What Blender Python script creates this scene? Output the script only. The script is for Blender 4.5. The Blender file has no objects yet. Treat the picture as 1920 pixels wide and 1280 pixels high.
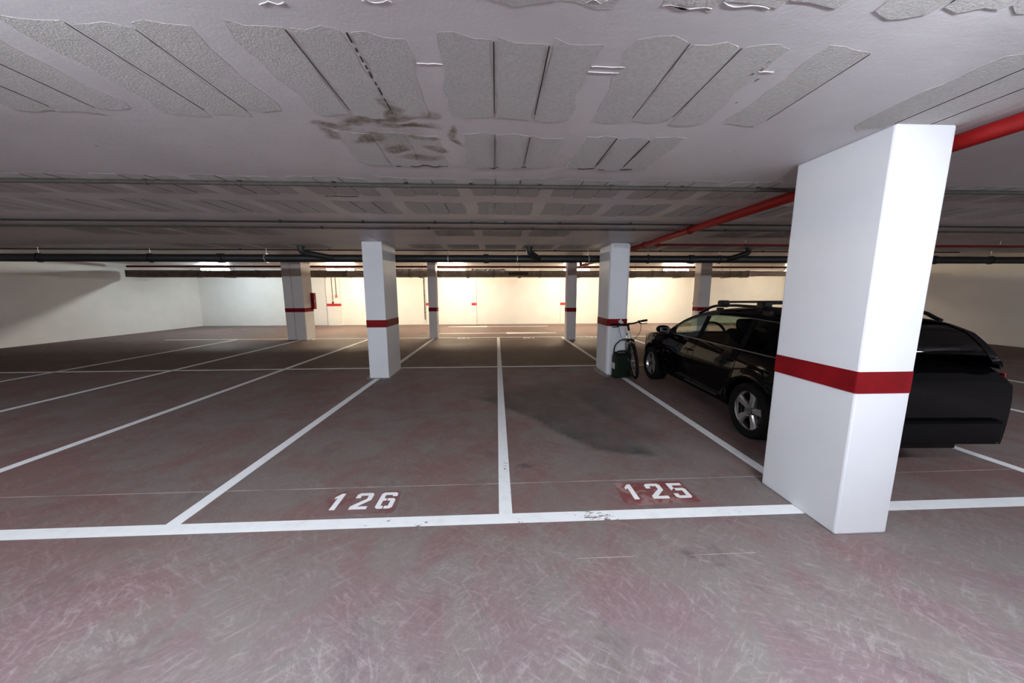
import bpy, bmesh, math, random
from mathutils import Vector, Matrix
random.seed(7)
S = 1.0667            # layout was measured for an eye height of 1.5; S brings it to metres (eye at 1.6 m)
scn = bpy.context.scene
col = scn.collection
R = math.radians

# ------------------------------------------------------------------ camera, world, exposure
cam_d = bpy.data.cameras.new('camera'); cam = bpy.data.objects.new('camera', cam_d); col.objects.link(cam)
cam_d.sensor_fit = 'HORIZONTAL'; cam_d.sensor_width = 36.0; cam_d.lens = 11.625
cam_d.clip_start = 0.05; cam_d.clip_end = 100
cp, cyw, crl = 0.143772, 0.045973, -0.002
fwd = Vector((math.sin(cyw), math.cos(cyw), 0)); rt = Vector((math.cos(cyw), -math.sin(cyw), 0)); up = Vector((0, 0, 1))
f2 = fwd*math.cos(cp) - up*math.sin(cp); u2 = fwd*math.sin(cp) + up*math.cos(cp)
r3 = rt*math.cos(crl) + u2*math.sin(crl); u3 = u2*math.cos(crl) - rt*math.sin(crl)
m = Matrix((r3, u3, -f2)).transposed().to_4x4(); m.translation = Vector((0, 0, 1.5))*S
cam.matrix_world = m
scn.camera = cam

w = bpy.data.worlds.new('world'); scn.world = w; w.use_nodes = True
w.node_tree.nodes['Background'].inputs[0].default_value = (0.5, 0.55, 0.65, 1)
w.node_tree.nodes['Background'].inputs[1].default_value = 0.02

scn.view_settings.view_transform = 'Standard'
scn.view_settings.look = 'None'
scn.view_settings.gamma = 1.0
scn.view_settings.use_curve_mapping = False
scn.view_settings.exposure = 0.0
scn.cycles.max_bounces = 10
scn.cycles.diffuse_bounces = 6
scn.cycles.transparent_max_bounces = 12
scn.cycles.sample_clamp_indirect = 6.0
scn.cycles.caustics_reflective = False
scn.cycles.caustics_refractive = False

WARM_LAMP = (1.0, 0.83, 0.58)
COOL_LAMP = (0.78, 0.95, 1.0)
NEAR_LAMP = (0.92, 0.98, 1.08)
WARM_POWER = 400.0
COOL_POWER = 160.0
NEAR_POWER = 214.0

# ------------------------------------------------------------------ helpers
def tag(o, label=None, cat=None, group=None, kind=None):
    if label: o['label'] = label
    if cat: o['category'] = cat
    if group: o['group'] = group
    if kind: o['kind'] = kind
    return o

def thing(name, loc, label, cat, group=None, rot=(0, 0, 0)):
    o = bpy.data.objects.new(name, None); col.objects.link(o)
    o.empty_display_size = 0.1
    o.location = Vector(loc)*S; o.rotation_euler = rot
    return tag(o, label, cat, group)

def mk(name, bm, mat, parent=None, org=(0, 0, 0), smooth=False, loc=None, sharp=None):
    """bmesh in layout coordinates -> one mesh object; org = the layout position of its origin"""
    bmesh.ops.recalc_face_normals(bm, faces=bm.faces[:])
    for v in bm.verts: v.co = (v.co - Vector(org))*S
    me = bpy.data.meshes.new(name); bm.to_mesh(me); bm.free()
    me.materials.append(mat)
    if smooth:
        for p in me.polygons: p.use_smooth = True
        if sharp: me.set_sharp_from_angle(angle=R(sharp))
    o = bpy.data.objects.new(name, me); col.objects.link(o)
    if parent: o.parent = parent
    if loc is not None: o.location = Vector(loc)*S
    elif not parent: o.location = Vector(org)*S
    return o

def copy_tree(o, parent=None):
    c = o.copy(); col.objects.link(c)
    if parent: c.parent = parent
    for ch in list(o.children): copy_tree(ch, c)
    return c

def box(bm, x0, x1, y0, y1, z0, z1, bev=0.0, seg=2):
    r = bmesh.ops.create_cube(bm, size=1.0)
    vs = r['verts']
    for v in vs:
        v.co = Vector(((x0+x1)/2 + v.co.x*(x1-x0), (y0+y1)/2 + v.co.y*(y1-y0), (z0+z1)/2 + v.co.z*(z1-z0)))
    if bev > 0:
        es = list({e for v in vs for e in v.link_edges})
        bmesh.ops.bevel(bm, geom=es, offset=bev, segments=seg, profile=0.5, affect='EDGES')
    return bm

def BOX(*a, **k): return box(bmesh.new(), *a, **k)

def tube(bm, pts, r, n=10, cap=True):
    pts = [Vector(p) for p in pts]
    rs = r if isinstance(r, (list, tuple)) else [r]*len(pts)
    t0 = (pts[1]-pts[0]).normalized()
    ref = Vector((0, 0, 1)) if abs(t0.z) < 0.9 else Vector((1, 0, 0))
    nrm = t0.cross(ref).normalized(); rings = []
    for i, p in enumerate(pts):
        if i == 0: t = pts[1]-pts[0]
        elif i == len(pts)-1: t = pts[-1]-pts[-2]
        else: t = (pts[i+1]-p).normalized() + (p-pts[i-1]).normalized()
        t.normalize()
        nrm = (nrm - t*nrm.dot(t)).normalized(); b = t.cross(nrm)
        rings.append([bm.verts.new(p + (nrm*math.cos(2*math.pi*k/n) + b*math.sin(2*math.pi*k/n))*rs[i]) for k in range(n)])
    for a, b in zip(rings, rings[1:]):
        for k in range(n): bm.faces.new((a[k], a[(k+1) % n], b[(k+1) % n], b[k]))
    if cap: bm.faces.new(rings[0][::-1]); bm.faces.new(rings[-1])
    return bm

def TUBE(*a, **k): return tube(bmesh.new(), *a, **k)

def lathe(bm, prof, c, axis='x', n=40, closed=False):
    """prof: (along axis, radius) pairs turned about an axis through c"""
    c = Vector(c); rings = []
    for a, r in prof:
        ring = []
        for k in range(n):
            q = 2*math.pi*k/n; u, v = r*math.cos(q), r*math.sin(q)
            d = {'x': (a, u, v), 'y': (u, a, v), 'z': (u, v, a)}[axis]
            ring.append(bm.verts.new(c + Vector(d)))
        rings.append(ring)
    pairs = list(zip(rings, rings[1:])) + ([(rings[-1], rings[0])] if closed else [])
    for a, b in pairs:
        for k in range(n): bm.faces.new((a[k], a[(k+1) % n], b[(k+1) % n], b[k]))
    if not closed:
        for ring, flip in ((rings[0], True), (rings[-1], False)):
            try: bm.faces.new(ring[::-1] if flip else ring)
            except ValueError: pass
    return bm

def prism(bm, poly, z0, z1):
    a = [bm.verts.new((x, y, z0)) for x, y in poly]; b = [bm.verts.new((x, y, z1)) for x, y in poly]
    bm.faces.new(a[::-1]); bm.faces.new(b)
    n = len(poly)
    for i in range(n): bm.faces.new((a[i], a[(i+1) % n], b[(i+1) % n], b[i]))
    return bm

def patch(bm, fn, us, vs, t=0.006):
    """a curved plate: fn(u, v, offset) gives a point"""
    A = [[bm.verts.new(fn(u, v, t)) for v in vs] for u in us]
    B = [[bm.verts.new(fn(u, v, 0.0)) for v in vs] for u in us]
    nu, nv = len(us), len(vs)
    for i in range(nu-1):
        for j in range(nv-1):
            bm.faces.new((A[i][j], A[i+1][j], A[i+1][j+1], A[i][j+1]))
            bm.faces.new((B[i][j], B[i][j+1], B[i+1][j+1], B[i+1][j]))
    for i in range(nu-1):
        for j in (0, nv-1): bm.faces.new((A[i][j], A[i+1][j], B[i+1][j], B[i][j]))
    for j in range(nv-1):
        for i in (0, nu-1): bm.faces.new((A[i][j], A[i][j+1], B[i][j+1], B[i][j]))
    return bm

def lin(a, b, n): return [a + (b-a)*i/(n-1) for i in range(n)]

# ------------------------------------------------------------------ materials
def lin_rgb(c): return tuple(((v/255)/12.92 if v/255 <= 0.04045 else ((v/255+0.055)/1.055)**2.4) for v in c)

class NT:
    def __init__(s, name):
        s.m = bpy.data.materials.new(name); s.m.use_nodes = True
        s.t = s.m.node_tree; s.b = s.t.nodes['Principled BSDF']
    def n(s, typ, **k):
        o = s.t.nodes.new(typ)
        for a, b in k.items(): setattr(o, a, b)
        return o
    def set(s, sock, v):
        if hasattr(v, 'is_output'): s.t.links.new(v, sock)
        elif isinstance(v, tuple) and len(v) == 3 and sock.type == 'RGBA': sock.default_value = (*v, 1)
        else: sock.default_value = v
    def pos(s): 
        g = s.n('ShaderNodeNewGeometry'); return g.outputs['Position']
    def noise(s, vec, scale, detail=4, rough=0.55, dist=0.0, typ='FBM'):
        o = s.n('ShaderNodeTexNoise', noise_type=typ)
        s.set(o.inputs['Vector'], vec); o.inputs['Scale'].default_value = scale
        o.inputs['Detail'].default_value = detail; o.inputs['Roughness'].default_value = rough
        o.inputs['Distortion'].default_value = dist
        return o.outputs[0]
    def ramp(s, f, a, b):
        o = s.n('ShaderNodeMapRange', interpolation_type='SMOOTHSTEP')
        s.set(o.inputs[0], f); o.inputs[1].default_value = a; o.inputs[2].default_value = b
        return o.outputs[0]
    def mix(s, f, a, b, mode='MIX'):
        o = s.n('ShaderNodeMix', data_type='RGBA', blend_type=mode)
        s.set(o.inputs[0], f); s.set(o.inputs[6], a); s.set(o.inputs[7], b)
        return o.outputs[2]
    def math(s, op, a, b=0.0):
        o = s.n('ShaderNodeMath', operation=op); s.set(o.inputs[0], a); s.set(o.inputs[1], b); return o.outputs[0]
    def mapping(s, vec, loc=(0, 0, 0), rot=(0, 0, 0), scale=(1, 1, 1)):
        o = s.n('ShaderNodeMapping'); s.set(o.inputs[0], vec)
        o.inputs[1].default_value = loc; o.inputs[2].default_value = rot; o.inputs[3].default_value = scale
        return o.outputs[0]
    def ellipse(s, vec, cx, cy, rx, ry, soft=0.4, rot=0.0):
        """1 inside an ellipse on the ground plan (layout coordinates), 0 outside"""
        sub = s.n('ShaderNodeVectorMath', operation='SUBTRACT'); s.set(sub.inputs[0], vec); sub.inputs[1].default_value = (cx*S, cy*S, 0)
        mp = s.mapping(sub.outputs[0], rot=(0, 0, rot))
        mul = s.n('ShaderNodeVectorMath', operation='MULTIPLY'); s.set(mul.inputs[0], mp); mul.inputs[1].default_value = (1/(rx*S), 1/(ry*S), 0)
        ln = s.n('ShaderNodeVectorMath', operation='LENGTH'); s.set(ln.inputs[0], mul.outputs[0])
        return s.ramp(ln.outputs[1], 1.0, 1.0-soft)
    def bump(s, h, strength=0.2, dist=0.01):
        o = s.n('ShaderNodeBump'); o.inputs['Strength'].default_value = strength; o.inputs['Distance'].default_value = dist
        s.set(o.inputs['Height'], h); s.t.links.new(o.outputs[0], s.b.inputs['Normal'])
    def out(s, color, rough=0.5, metal=0.0, spec=0.5, coat=0.0):
        s.set(s.b.inputs['Base Color'], color); s.set(s.b.inputs['Roughness'], rough)
        s.b.inputs['Metallic'].default_value = metal; s.b.inputs['Specular IOR Level'].default_value = spec
        if coat: s.b.inputs['Coat Weight'].default_value = coat; s.b.inputs['Coat Roughness'].default_value = 0.03
        return s.m

def simple(name, c, rough=0.5, metal=0.0, spec=0.5, coat=0.0, vary=0.08, scale=20, bump=0.0):
    t = NT(name); p = t.pos()
    f = t.noise(p, scale)
    dark = tuple(v*(1-vary*2) for v in c); lite = tuple(min(1, v*(1+vary)) for v in c)
    t.out(t.mix(t.ramp(f, 0.3, 0.7), dark, lite), rough, metal, spec, coat)
    if bump: t.bump(t.noise(p, scale*6, 3), bump, 0.004)
    return t.m

def emitter(name, c, power):
    t = NT(name); t.out((0.9, 0.9, 0.9), 0.4)
    t.set(t.b.inputs['Emission Color'], c); t.b.inputs['Emission Strength'].default_value = power
    return t.m

M = {}
# --- floor: worn red-brown power-floated concrete
def floor_material():
    t = NT('worn_red_concrete'); p = t.pos()
    big = t.noise(p, 0.55, 4, 0.55, 0.5); mid = t.noise(p, 2.1, 7, 0.62, 0.7); fine = t.noise(p, 42, 5, 0.65)
    sep = t.n('ShaderNodeSeparateXYZ'); t.set(sep.inputs[0], p)
    lane = t.ramp(sep.outputs[1], 2.4*S, 0.2*S)
    red = (0.164, 0.098, 0.092); grey = (0.165, 0.138, 0.127); deep = (0.162, 0.076, 0.076)
    c = t.mix(t.ramp(t.mix(0.55, big, mid), 0.40, 0.60), grey, red)
    c = t.mix(t.math('MULTIPLY', t.ramp(t.noise(p, 1.35, 6, 0.65, 0.4), 0.52, 0.72), 0.55), c, deep)
    # the driving lane is scuffed pale with mauve and greenish grey drifts
    pale = t.mix(t.ramp(mid, 0.38, 0.62), (0.236, 0.221, 0.206), (0.240, 0.186, 0.200))
    pale = t.mix(t.math('MULTIPLY', t.ramp(t.noise(p, 0.9, 4, 0.6, 0.5), 0.50, 0.68), 0.65), pale, (0.215, 0.138, 0.156))
    c = t.mix(t.math('MULTIPLY', lane, 0.92), c, pale)
    # fibrous pale scratches crossing in several directions
    gate0 = t.math('ADD', t.math('MULTIPLY', lane, 0.85), 0.18)
    for ang, sx, sy, sc, lo, hi, amt in ((0.60, 1, 4.5, 5.5, 0.50, 0.64, 0.80), (-0.60, 1, 5.0, 6.0, 0.51, 0.65, 0.75), (1.15, 1, 4.5, 7.0, 0.51, 0.65, 0.75), (0.04, 1, 9.0, 4.0, 0.54, 0.68, 0.55), (2.25, 1, 5, 8.0, 0.51, 0.66, 0.65), (0.3, 1, 5, 11.0, 0.51, 0.64, 0.6)):
        v = t.mapping(t.mapping(p, rot=(0, 0, ang)), scale=(sx, sy, 1))
        k = t.ramp(t.noise(v, sc, 9, 0.78, 0.5), lo, hi)
        g = t.ramp(t.noise(t.mapping(p, loc=(ang*7, 3, 0)), 1.6, 3, 0.55), 0.42, 0.60)
        k = t.math('MULTIPLY', t.math('MULTIPLY', k, g), t.math('MULTIPLY', gate0, amt))
        c = t.mix(t.math('MULTIPLY', k, 0.72), c, (0.42, 0.39, 0.38))
    # dark rubbed patches
    k = t.math('MULTIPLY', t.ramp(t.noise(p, 2.6, 8, 0.72, 0.6), 0.52, 0.70), 0.50)
    c = t.mix(k, c, (0.115, 0.090, 0.092))
    # long thin hair scratches
    for ang, sc in ((0.5, 2.2), (-0.25, 2.6), (1.0, 2.0)):
        v = t.mapping(t.mapping(p, rot=(0, 0, ang)), scale=(0.35, 9, 1))
        k = t.ramp(t.noise(v, sc*3, 3, 0.5, 0.3), 0.70, 0.76)
        c = t.mix(t.math('MULTIPLY', k, t.math('MULTIPLY', gate0, 0.5)), c, (0.44, 0.41, 0.40))
    # dark damp/oil stain and tyre scuffs (a mask carried by the mesh)
    at = t.n('ShaderNodeAttribute', attribute_name='stain')
    st = t.math('MULTIPLY', at.outputs['Fac'], t.math('ADD', t.math('MULTIPLY', t.ramp(t.noise(p, 3.5, 7, 0.65, 0.5), 0.25, 0.7), 0.40), 0.55))
    c = t.mix(st, c, (0.047, 0.049, 0.047))
    for cx, cy, rx, ry, amt in ((1.10, 1.68, 0.06, 0.06, .65), (1.29, 1.68, 0.04, 0.10, .55), (0.16, 1.48, 0.04, 0.11, .4), (0.24, 2.72, 0.12, 0.07, .8), (1.24, 1.60, .12, .03, .4), (-0.05, 2.95, .2, .10, .35), (-1.4, 3.6, .35, .06, .4), (-2.9, 5.2, .5, .12, .4), (2.9, 3.4, .5, .16, .6)):
        e = t.math('MULTIPLY', t.ellipse(p, cx, cy, rx, ry, 0.9), t.math('MULTIPLY', t.ramp(t.noise(p, 10, 6, .7), 0.32, 0.62), amt))
        c = t.mix(e, c, (0.055, 0.050, 0.052))
    c = t.mix(t.math('MULTIPLY', t.ramp(fine, 0.40, 0.75), 0.30), c, t.mix(1.0, c, (1.45, 1.45, 1.45), 'MULTIPLY'))
    # duct shadow painted into the far bays, darker and browner than the lane strip
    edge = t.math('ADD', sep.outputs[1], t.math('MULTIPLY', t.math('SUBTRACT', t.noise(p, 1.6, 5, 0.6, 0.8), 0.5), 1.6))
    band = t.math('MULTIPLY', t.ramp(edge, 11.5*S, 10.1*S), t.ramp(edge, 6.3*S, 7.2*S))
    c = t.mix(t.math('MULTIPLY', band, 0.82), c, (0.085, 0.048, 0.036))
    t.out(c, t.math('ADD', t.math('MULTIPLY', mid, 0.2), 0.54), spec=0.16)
    t.bump(t.noise(p, 120, 3, 0.6), 0.10, 0.003)
    return t.m
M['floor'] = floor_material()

def paint_line(name, base, chip, worn=0.63):
    t = NT(name); p = t.pos()
    n1 = t.noise(p, 5.5, 8, 0.75, 0.4); n2 = t.noise(p, 1.3, 2)
    chips = t.math('MULTIPLY', t.ramp(n1, worn, worn+0.02), t.ramp(n2, 0.50, 0.54))
    n3 = t.noise(t.mapping(p, rot=(0, 0, 0.5), scale=(1, 2.5, 1)), 14, 8, 0.7)
    for cx, cy, rx, ry, rot, th in ((0.66, 2.03, 0.17, 0.05, 0.25, 0.52), (-0.49, 2.02, 0.07, 0.06, 0, 0.56), (-1.0, 2.0, 0.3, 0.03, 0, 0.62), (1.5, 2.02, 0.3, 0.05, 0, 0.62), (0.05, 2.75, .05, .05, 0, .56)):
        chips = t.math('MAXIMUM', chips, t.math('MULTIPLY', t.ellipse(p, cx, cy, rx, ry, 0.25, rot), t.ramp(n3, th, th+0.03)))
    c = t.mix(t.math('MULTIPLY', t.ramp(t.noise(p, 9, 5, 0.7), 0.45, 0.75), 0.18), base, (0.42, 0.41, 0.40))
    c = t.mix(chips, c, chip)
    t.out(c, 0.55, spec=0.3); return t.m
M['line'] = paint_line('white_road_paint', (0.80, 0.82, 0.82), (0.20, 0.15, 0.15))
M['digit'] = paint_line('white_stencil_paint', (0.82, 0.82, 0.82), (0.4, 0.2, 0.2), 0.70)
M['redpatch'] = paint_line('dark_red_floor_paint', (0.170, 0.052, 0.050), (0.26, 0.16, 0.15), 0.54)
M['redpatch_worn'] = paint_line('worn_dark_red_floor_paint', (0.150, 0.070, 0.070), (0.175, 0.110, 0.106), 0.46)

M['scratch'] = simple('pale_scratch', (0.42, 0.385, 0.365), 0.7, vary=0.25, scale=3)
# --- ceiling: brush painted slab, and the bare rough blocks
def ceiling_material(name, rough_block):
    t = NT(name); p = t.pos()
    if rough_block:
        c = t.mix(t.ramp(t.noise(p, 60, 5, 0.7), 0.3, 0.7), (0.46, 0.445, 0.43), (0.56, 0.545, 0.53))
    else:
        c = t.mix(t.ramp(t.noise(p, 1.2, 4), 0.3, 0.7), (0.60, 0.575, 0.585), (0.68, 0.655, 0.665))
    # brown water stain round a joint: ragged rings with faint centres
    wob = t.n('ShaderNodeTexNoise'); t.set(wob.inputs['Vector'], p); wob.inputs['Scale'].default_value = 6.0; wob.inputs['Detail'].default_value = 5
    ws = t.n('ShaderNodeVectorMath', operation='SUBTRACT'); t.set(ws.inputs[0], wob.outputs['Color']); ws.inputs[1].default_value = (0.5, 0.5, 0.5)
    wm = t.n('ShaderNodeVectorMath', operation='SCALE'); t.set(wm.inputs[0], ws.outputs[0]); wm.inputs['Scale'].default_value = 0.16
    wa = t.n('ShaderNodeVectorMath', operation='ADD'); t.set(wa.inputs[0], p); t.set(wa.inputs[1], wm.outputs[0])
    gr = t.math('ADD', t.math('MULTIPLY', t.ramp(t.noise(p, 16, 6, 0.7), 0.35, 0.65), 0.6), 0.4)
    for cx, cy, rx, ry, rot, amt in ((-0.58, 1.86, .24, .050, 0.08, 1.0), (-0.52, 1.925, .16, .040, -0.05, 1.0), (-0.39, 1.92, .12, .040, 0, 1.0), (-0.86, 1.95, .13, .055, -0.4, 1.0), (-0.92, 2.03, .04, .10, 0.3, .8), (-0.73, 1.91, .14, .045, 0.2, .9), (-0.50, 1.80, .10, .05, 0.6, .8),
                                     (-0.73, 2.09, .15, .050, 0.6, .9), (-0.60, 2.20, .12, .07, 0.4, .9), (-0.48, 2.32, .18, .050, 0.0, .8), (-0.36, 2.21, .11, .055, -0.5, .8), (-0.22, 2.03, .035, .16, 0.15, .9), (-0.50, 1.72, .05, .07, 0, .75), (-0.33, 1.82, .06, .06, 0.5, .6), (-0.40, 2.06, .12, .035, -.2, .7), (-0.60, 2.03, .28, .18, 0, .35)):
        k = t.math('MULTIPLY', t.ellipse(wa.outputs[0], cx, cy, rx, ry, 0.6, rot), t.math('MULTIPLY', gr, amt))
        c = t.mix(k, c, (0.135, 0.100, 0.064))
    # little rust-red splashes and black specks
    vo = t.n('ShaderNodeTexVoronoi'); t.set(vo.inputs['Vector'], t.mapping(p, scale=(1, 0.6, 1))); vo.inputs['Scale'].default_value = 34
    k3 = t.math('MULTIPLY', t.ramp(vo.outputs['Distance'], 0.33, 0.26), t.ellipse(p, 1.035, 1.46, 0.07, 0.07, 0.2))
    k3 = t.math('MULTIPLY', k3, t.ramp(t.noise(p, 9, 2), 0.42, 0.5))
    c = t.mix(k3, c, (0.10, 0.05, 0.04))
    v2 = t.n('ShaderNodeTexVoronoi'); t.set(v2.inputs['Vector'], p); v2.inputs['Scale'].default_value = 5.0
    k4 = t.math('MULTIPLY', t.ramp(v2.outputs['Distance'], 0.055, 0.035), t.ramp(t.noise(p, 1.3, 2), 0.52, 0.56))
    c = t.mix(k4, c, (0.10, 0.09, 0.09))
    if rough_block:
        t.out(c, 0.8, spec=0.2); t.bump(t.noise(p, 110, 4, 0.7), 0.55, 0.006)
    else:
        t.out(c, 0.42, spec=0.45)
        t.bump(t.math('ADD', t.noise(p, 70, 4, 0.6), t.math('MULTIPLY', t.noise(t.mapping(p, scale=(1, 4, 1)), 4, 4), 1.5)), 0.16, 0.005)
    return t.m
M['ceil'] = ceiling_material('painted_slab', False)
M['block'] = ceiling_material('bare_block', True)
M['seam_and_shadow'] = simple('joint_and_shadow_dark', (0.035, 0.032, 0.03), 0.9)

def wall_mat(name, c, s=0.05):
    t = NT(name); p = t.pos()
    a = tuple(v*(1-s) for v in c)
    t.out(t.mix(t.ramp(t.noise(p, 1.5, 5), 0.3, 0.7), a, c), 0.55, spec=0.3)
    t.bump(t.noise(p, 55, 4), 0.12, 0.004); return t.m
M['wall'] = wall_mat('white_wall_paint', (0.86, 0.85, 0.83))
M['pillar'] = wall_mat('white_pillar_paint', (0.74, 0.75, 0.78))
M['pillar_old'] = wall_mat('greyed_pillar_paint', (0.68, 0.66, 0.66))
M['band'] = simple('dark_red_band_paint', (0.20, 0.005, 0.008), 0.6, spec=0.12, vary=0.12, scale=6)
M['band_far'] = simple('red_band_paint', (0.50, 0.03, 0.025), 0.5, vary=0.06)
M['cement'] = simple('cement_smear', (0.30, 0.27, 0.24), 0.85, vary=0.2, scale=14, bump=0.3)
M['red_pipe'] = simple('red_pipe_paint', (0.27, 0.008, 0.008), 0.45, spec=0.25, vary=0.06)
M['red_pipe_far'] = simple('deep_red_pipe_paint', (0.13, 0.005, 0.006), 0.5, spec=0.2, vary=0.06)
M['black_pipe'] = simple('dark_grey_plastic_pipe', (0.015, 0.016, 0.0165), 0.45, vary=0.1)
M['conduit'] = simple('grey_plastic_conduit', (0.075, 0.067, 0.060), 0.8, spec=0.1)
M['conduit_dark'] = simple('dark_conduit', (0.035, 0.032, 0.030), 0.8, spec=0.1)
M['steel'] = simple('galvanised_steel', (0.55, 0.55, 0.55), 0.35, 0.9)
M['duct'] = simple('dull_galvanised_duct', (0.34, 0.30, 0.26), 0.55, 0.35, vary=0.12, scale=5)
M['duct_dark'] = simple('brown_duct_wrap', (0.15, 0.115, 0.09), 0.7, vary=0.15, scale=4)
M['foil'] = simple('crumpled_foil', (0.8, 0.8, 0.8), 0.18, 1.0)
M['grille'] = simple('dark_grille', (0.045, 0.035, 0.028), 0.6)
M['white_metal'] = simple('white_enamel', (0.78, 0.78, 0.76), 0.4)
M['lamp_warm'] = emitter('warm_tube', WARM_LAMP, WARM_POWER)
M['lamp_wall_fill'] = emitter('dim_fill_tube', WARM_LAMP, WARM_POWER*0.32)
M['lamp_cool'] = emitter('cool_tube', COOL_LAMP, COOL_POWER)
M['lamp_near'] = emitter('neutral_tube', NEAR_LAMP, NEAR_POWER)
M['black'] = simple('black_plastic', (0.006, 0.006, 0.0065), 0.5, spec=0.2)
M['rubber'] = simple('tyre_rubber', (0.006, 0.006, 0.0065), 0.8, spec=0.15, bump=0.2)
M['car_paint'] = simple('black_car_paint', (0.0022, 0.0022, 0.0026), 0.4, 0.0, 0.0, 0.36, vary=0.02)
M['chrome'] = simple('brushed_chrome', (0.55, 0.55, 0.56), 0.22, 1.0)
M['dull_trim'] = simple('dull_silver_trim', (0.17, 0.17, 0.17), 0.4, 0.8)
M['alloy'] = simple('silver_alloy', (0.58, 0.58, 0.57), 0.28, 0.85)
M['interior'] = simple('dark_car_interior', (0.007, 0.007, 0.008), 0.85, spec=0.08)
M['silver_frame'] = simple('silver_bicycle_paint', (0.75, 0.75, 0.72), 0.3, 0.1)
M['green'] = simple('dark_green_plastic', (0.0065, 0.014, 0.008), 0.55, spec=0.2, vary=0.15, scale=8)
M['paper'] = simple('white_label_paper', (0.62, 0.62, 0.60), 0.6)
M['lens'] = simple('clear_headlamp_lens', (0.72, 0.68, 0.58), 0.12, 0.1, 0.6, 0.8)
M['tail'] = simple('red_tail_lens', (0.25, 0.008, 0.008), 0.15, coat=0.6)
M['amber'] = simple('amber_reflector', (0.6, 0.2, 0.03), 0.3)

def glass(name, tint, gloss):
    m_ = bpy.data.materials.new(name); m_.use_nodes = True; nt = m_.node_tree; nt.nodes.clear()
    o = nt.nodes.new('ShaderNodeOutputMaterial'); mx = nt.nodes.new('ShaderNodeMixShader')
    tr = nt.nodes.new('ShaderNodeBsdfTransparent'); gl = nt.nodes.new('ShaderNodeBsdfGlossy')
    fr = nt.nodes.new('ShaderNodeFresnel'); fr.inputs[0].default_value = 1.45
    tr.inputs[0].default_value = (*tint, 1); gl.inputs[0].default_value = (gloss, gloss, gloss, 1); gl.inputs['Roughness'].default_value = 0.02
    # outer face reflects; the inner face of each pane only lets light out again
    ge = nt.nodes.new('ShaderNodeNewGeometry'); sb = nt.nodes.new('ShaderNodeMath'); sb.operation = 'SUBTRACT'; sb.inputs[0].default_value = 1.0
    mu = nt.nodes.new('ShaderNodeMath'); mu.operation = 'MULTIPLY'
    nt.links.new(ge.outputs['Backfacing'], sb.inputs[1]); nt.links.new(sb.outputs[0], mu.inputs[0]); nt.links.new(fr.outputs[0], mu.inputs[1])
    nt.links.new(mu.outputs[0], mx.inputs[0]); nt.links.new(tr.outputs[0], mx.inputs[1]); nt.links.new(gl.outputs[0], mx.inputs[2])
    nt.links.new(mx.outputs[0], o.inputs[0]); return m_
M['glass'] = glass('green_tinted_glass', (0.76, 0.82, 0.77), 0.5)
M['glass_dark'] = glass('privacy_glass', (0.16, 0.18, 0.17), 0.5)

# ------------------------------------------------------------------ the setting: floor, walls, ceiling
XL, XR, YB, YF = -14.0, 14.5, -7.4, 16.40
CEIL, CEIL2, YSTEP = 2.38, 2.64, 7.08

stain_poly = [(-0.277, 4.613), (0.017, 4.324), (0.121, 4.193), (0.452, 3.787), (0.634, 3.41), (0.819, 3.166), (0.945, 2.986), (1.191, 2.893), (1.409, 2.836), (1.673, 2.823), (1.636, 2.984), (1.70, 3.309), (1.60, 3.6), (1.62, 4.172), (1.62, 4.733), (1.60, 5.2), (1.2, 5.5), (0.8, 5.4), (0.3, 5.1), (-0.1, 5.0)]
def poly_depth(x, y, P):
    inside = False; d = 1e9; n = len(P)
    for i in range(n):
        x0, y0 = P[i]; x1, y1 = P[(i+1) % n]
        if (y0 > y) != (y1 > y) and x < (x1-x0)*(y-y0)/(y1-y0)+x0: inside = not inside
        dx, dy = x1-x0, y1-y0; tt = max(0, min(1, ((x-x0)*dx+(y-y0)*dy)/(dx*dx+dy*dy)))
        d = min(d, math.hypot(x-x0-tt*dx, y-y0-tt*dy))
    return d if inside else -d
def build_floor():
    xs = sorted(set([XL] + [round(-13+i, 3) for i in range(12)] + [round(-1.0+0.05*i, 3) for i in range(66)] + [3+i for i in range(12)] + [XR]))
    ys = sorted(set([YB] + [-6+i for i in range(8)] + [round(2.2+0.05*i, 3) for i in range(80)] + [7+i for i in range(10)] + [YF]))
    bm = bmesh.new(); lay = bm.verts.layers.float.new('stain')
    G = []
    for x in xs:
        row = []
        for y in ys:
            v = bm.verts.new((x, y, 0))
            if -1.1 < x < 2.4 and 2.0 < y < 6.2:
                d = poly_depth(x, y, stain_poly)
                # crisp towards the lane, soft towards the back; strongest along the rim
                soft = 0.05 if (y < 4.7 and x < 1.5 - max(0, y-3.2)*0.6) else 0.40
                a = max(0, min(1, d/soft+0.3))
                core = 0.62 + 0.38*math.exp(-max(0, d)/0.18)
                v[lay] = min(1, a*core*1.08)*(1.0 if y < 4.7 else max(0.45, 1-(y-4.7)*0.6))
                # paler wiped track through it
                tr = abs((x-0.85) - (5.4-y)*0.28)
                if d > 0 and tr < 0.14 and y < 5.0: v[lay] *= 0.45 + 0.55*tr/0.14
            row.append(v)
        G.append(row)
    for i in range(len(xs)-1):
        for j in range(len(ys)-1): bm.faces.new((G[i][j], G[i+1][j], G[i+1][j+1], G[i][j+1]))
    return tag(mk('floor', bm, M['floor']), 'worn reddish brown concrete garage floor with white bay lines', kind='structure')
floor = build_floor()

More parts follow.
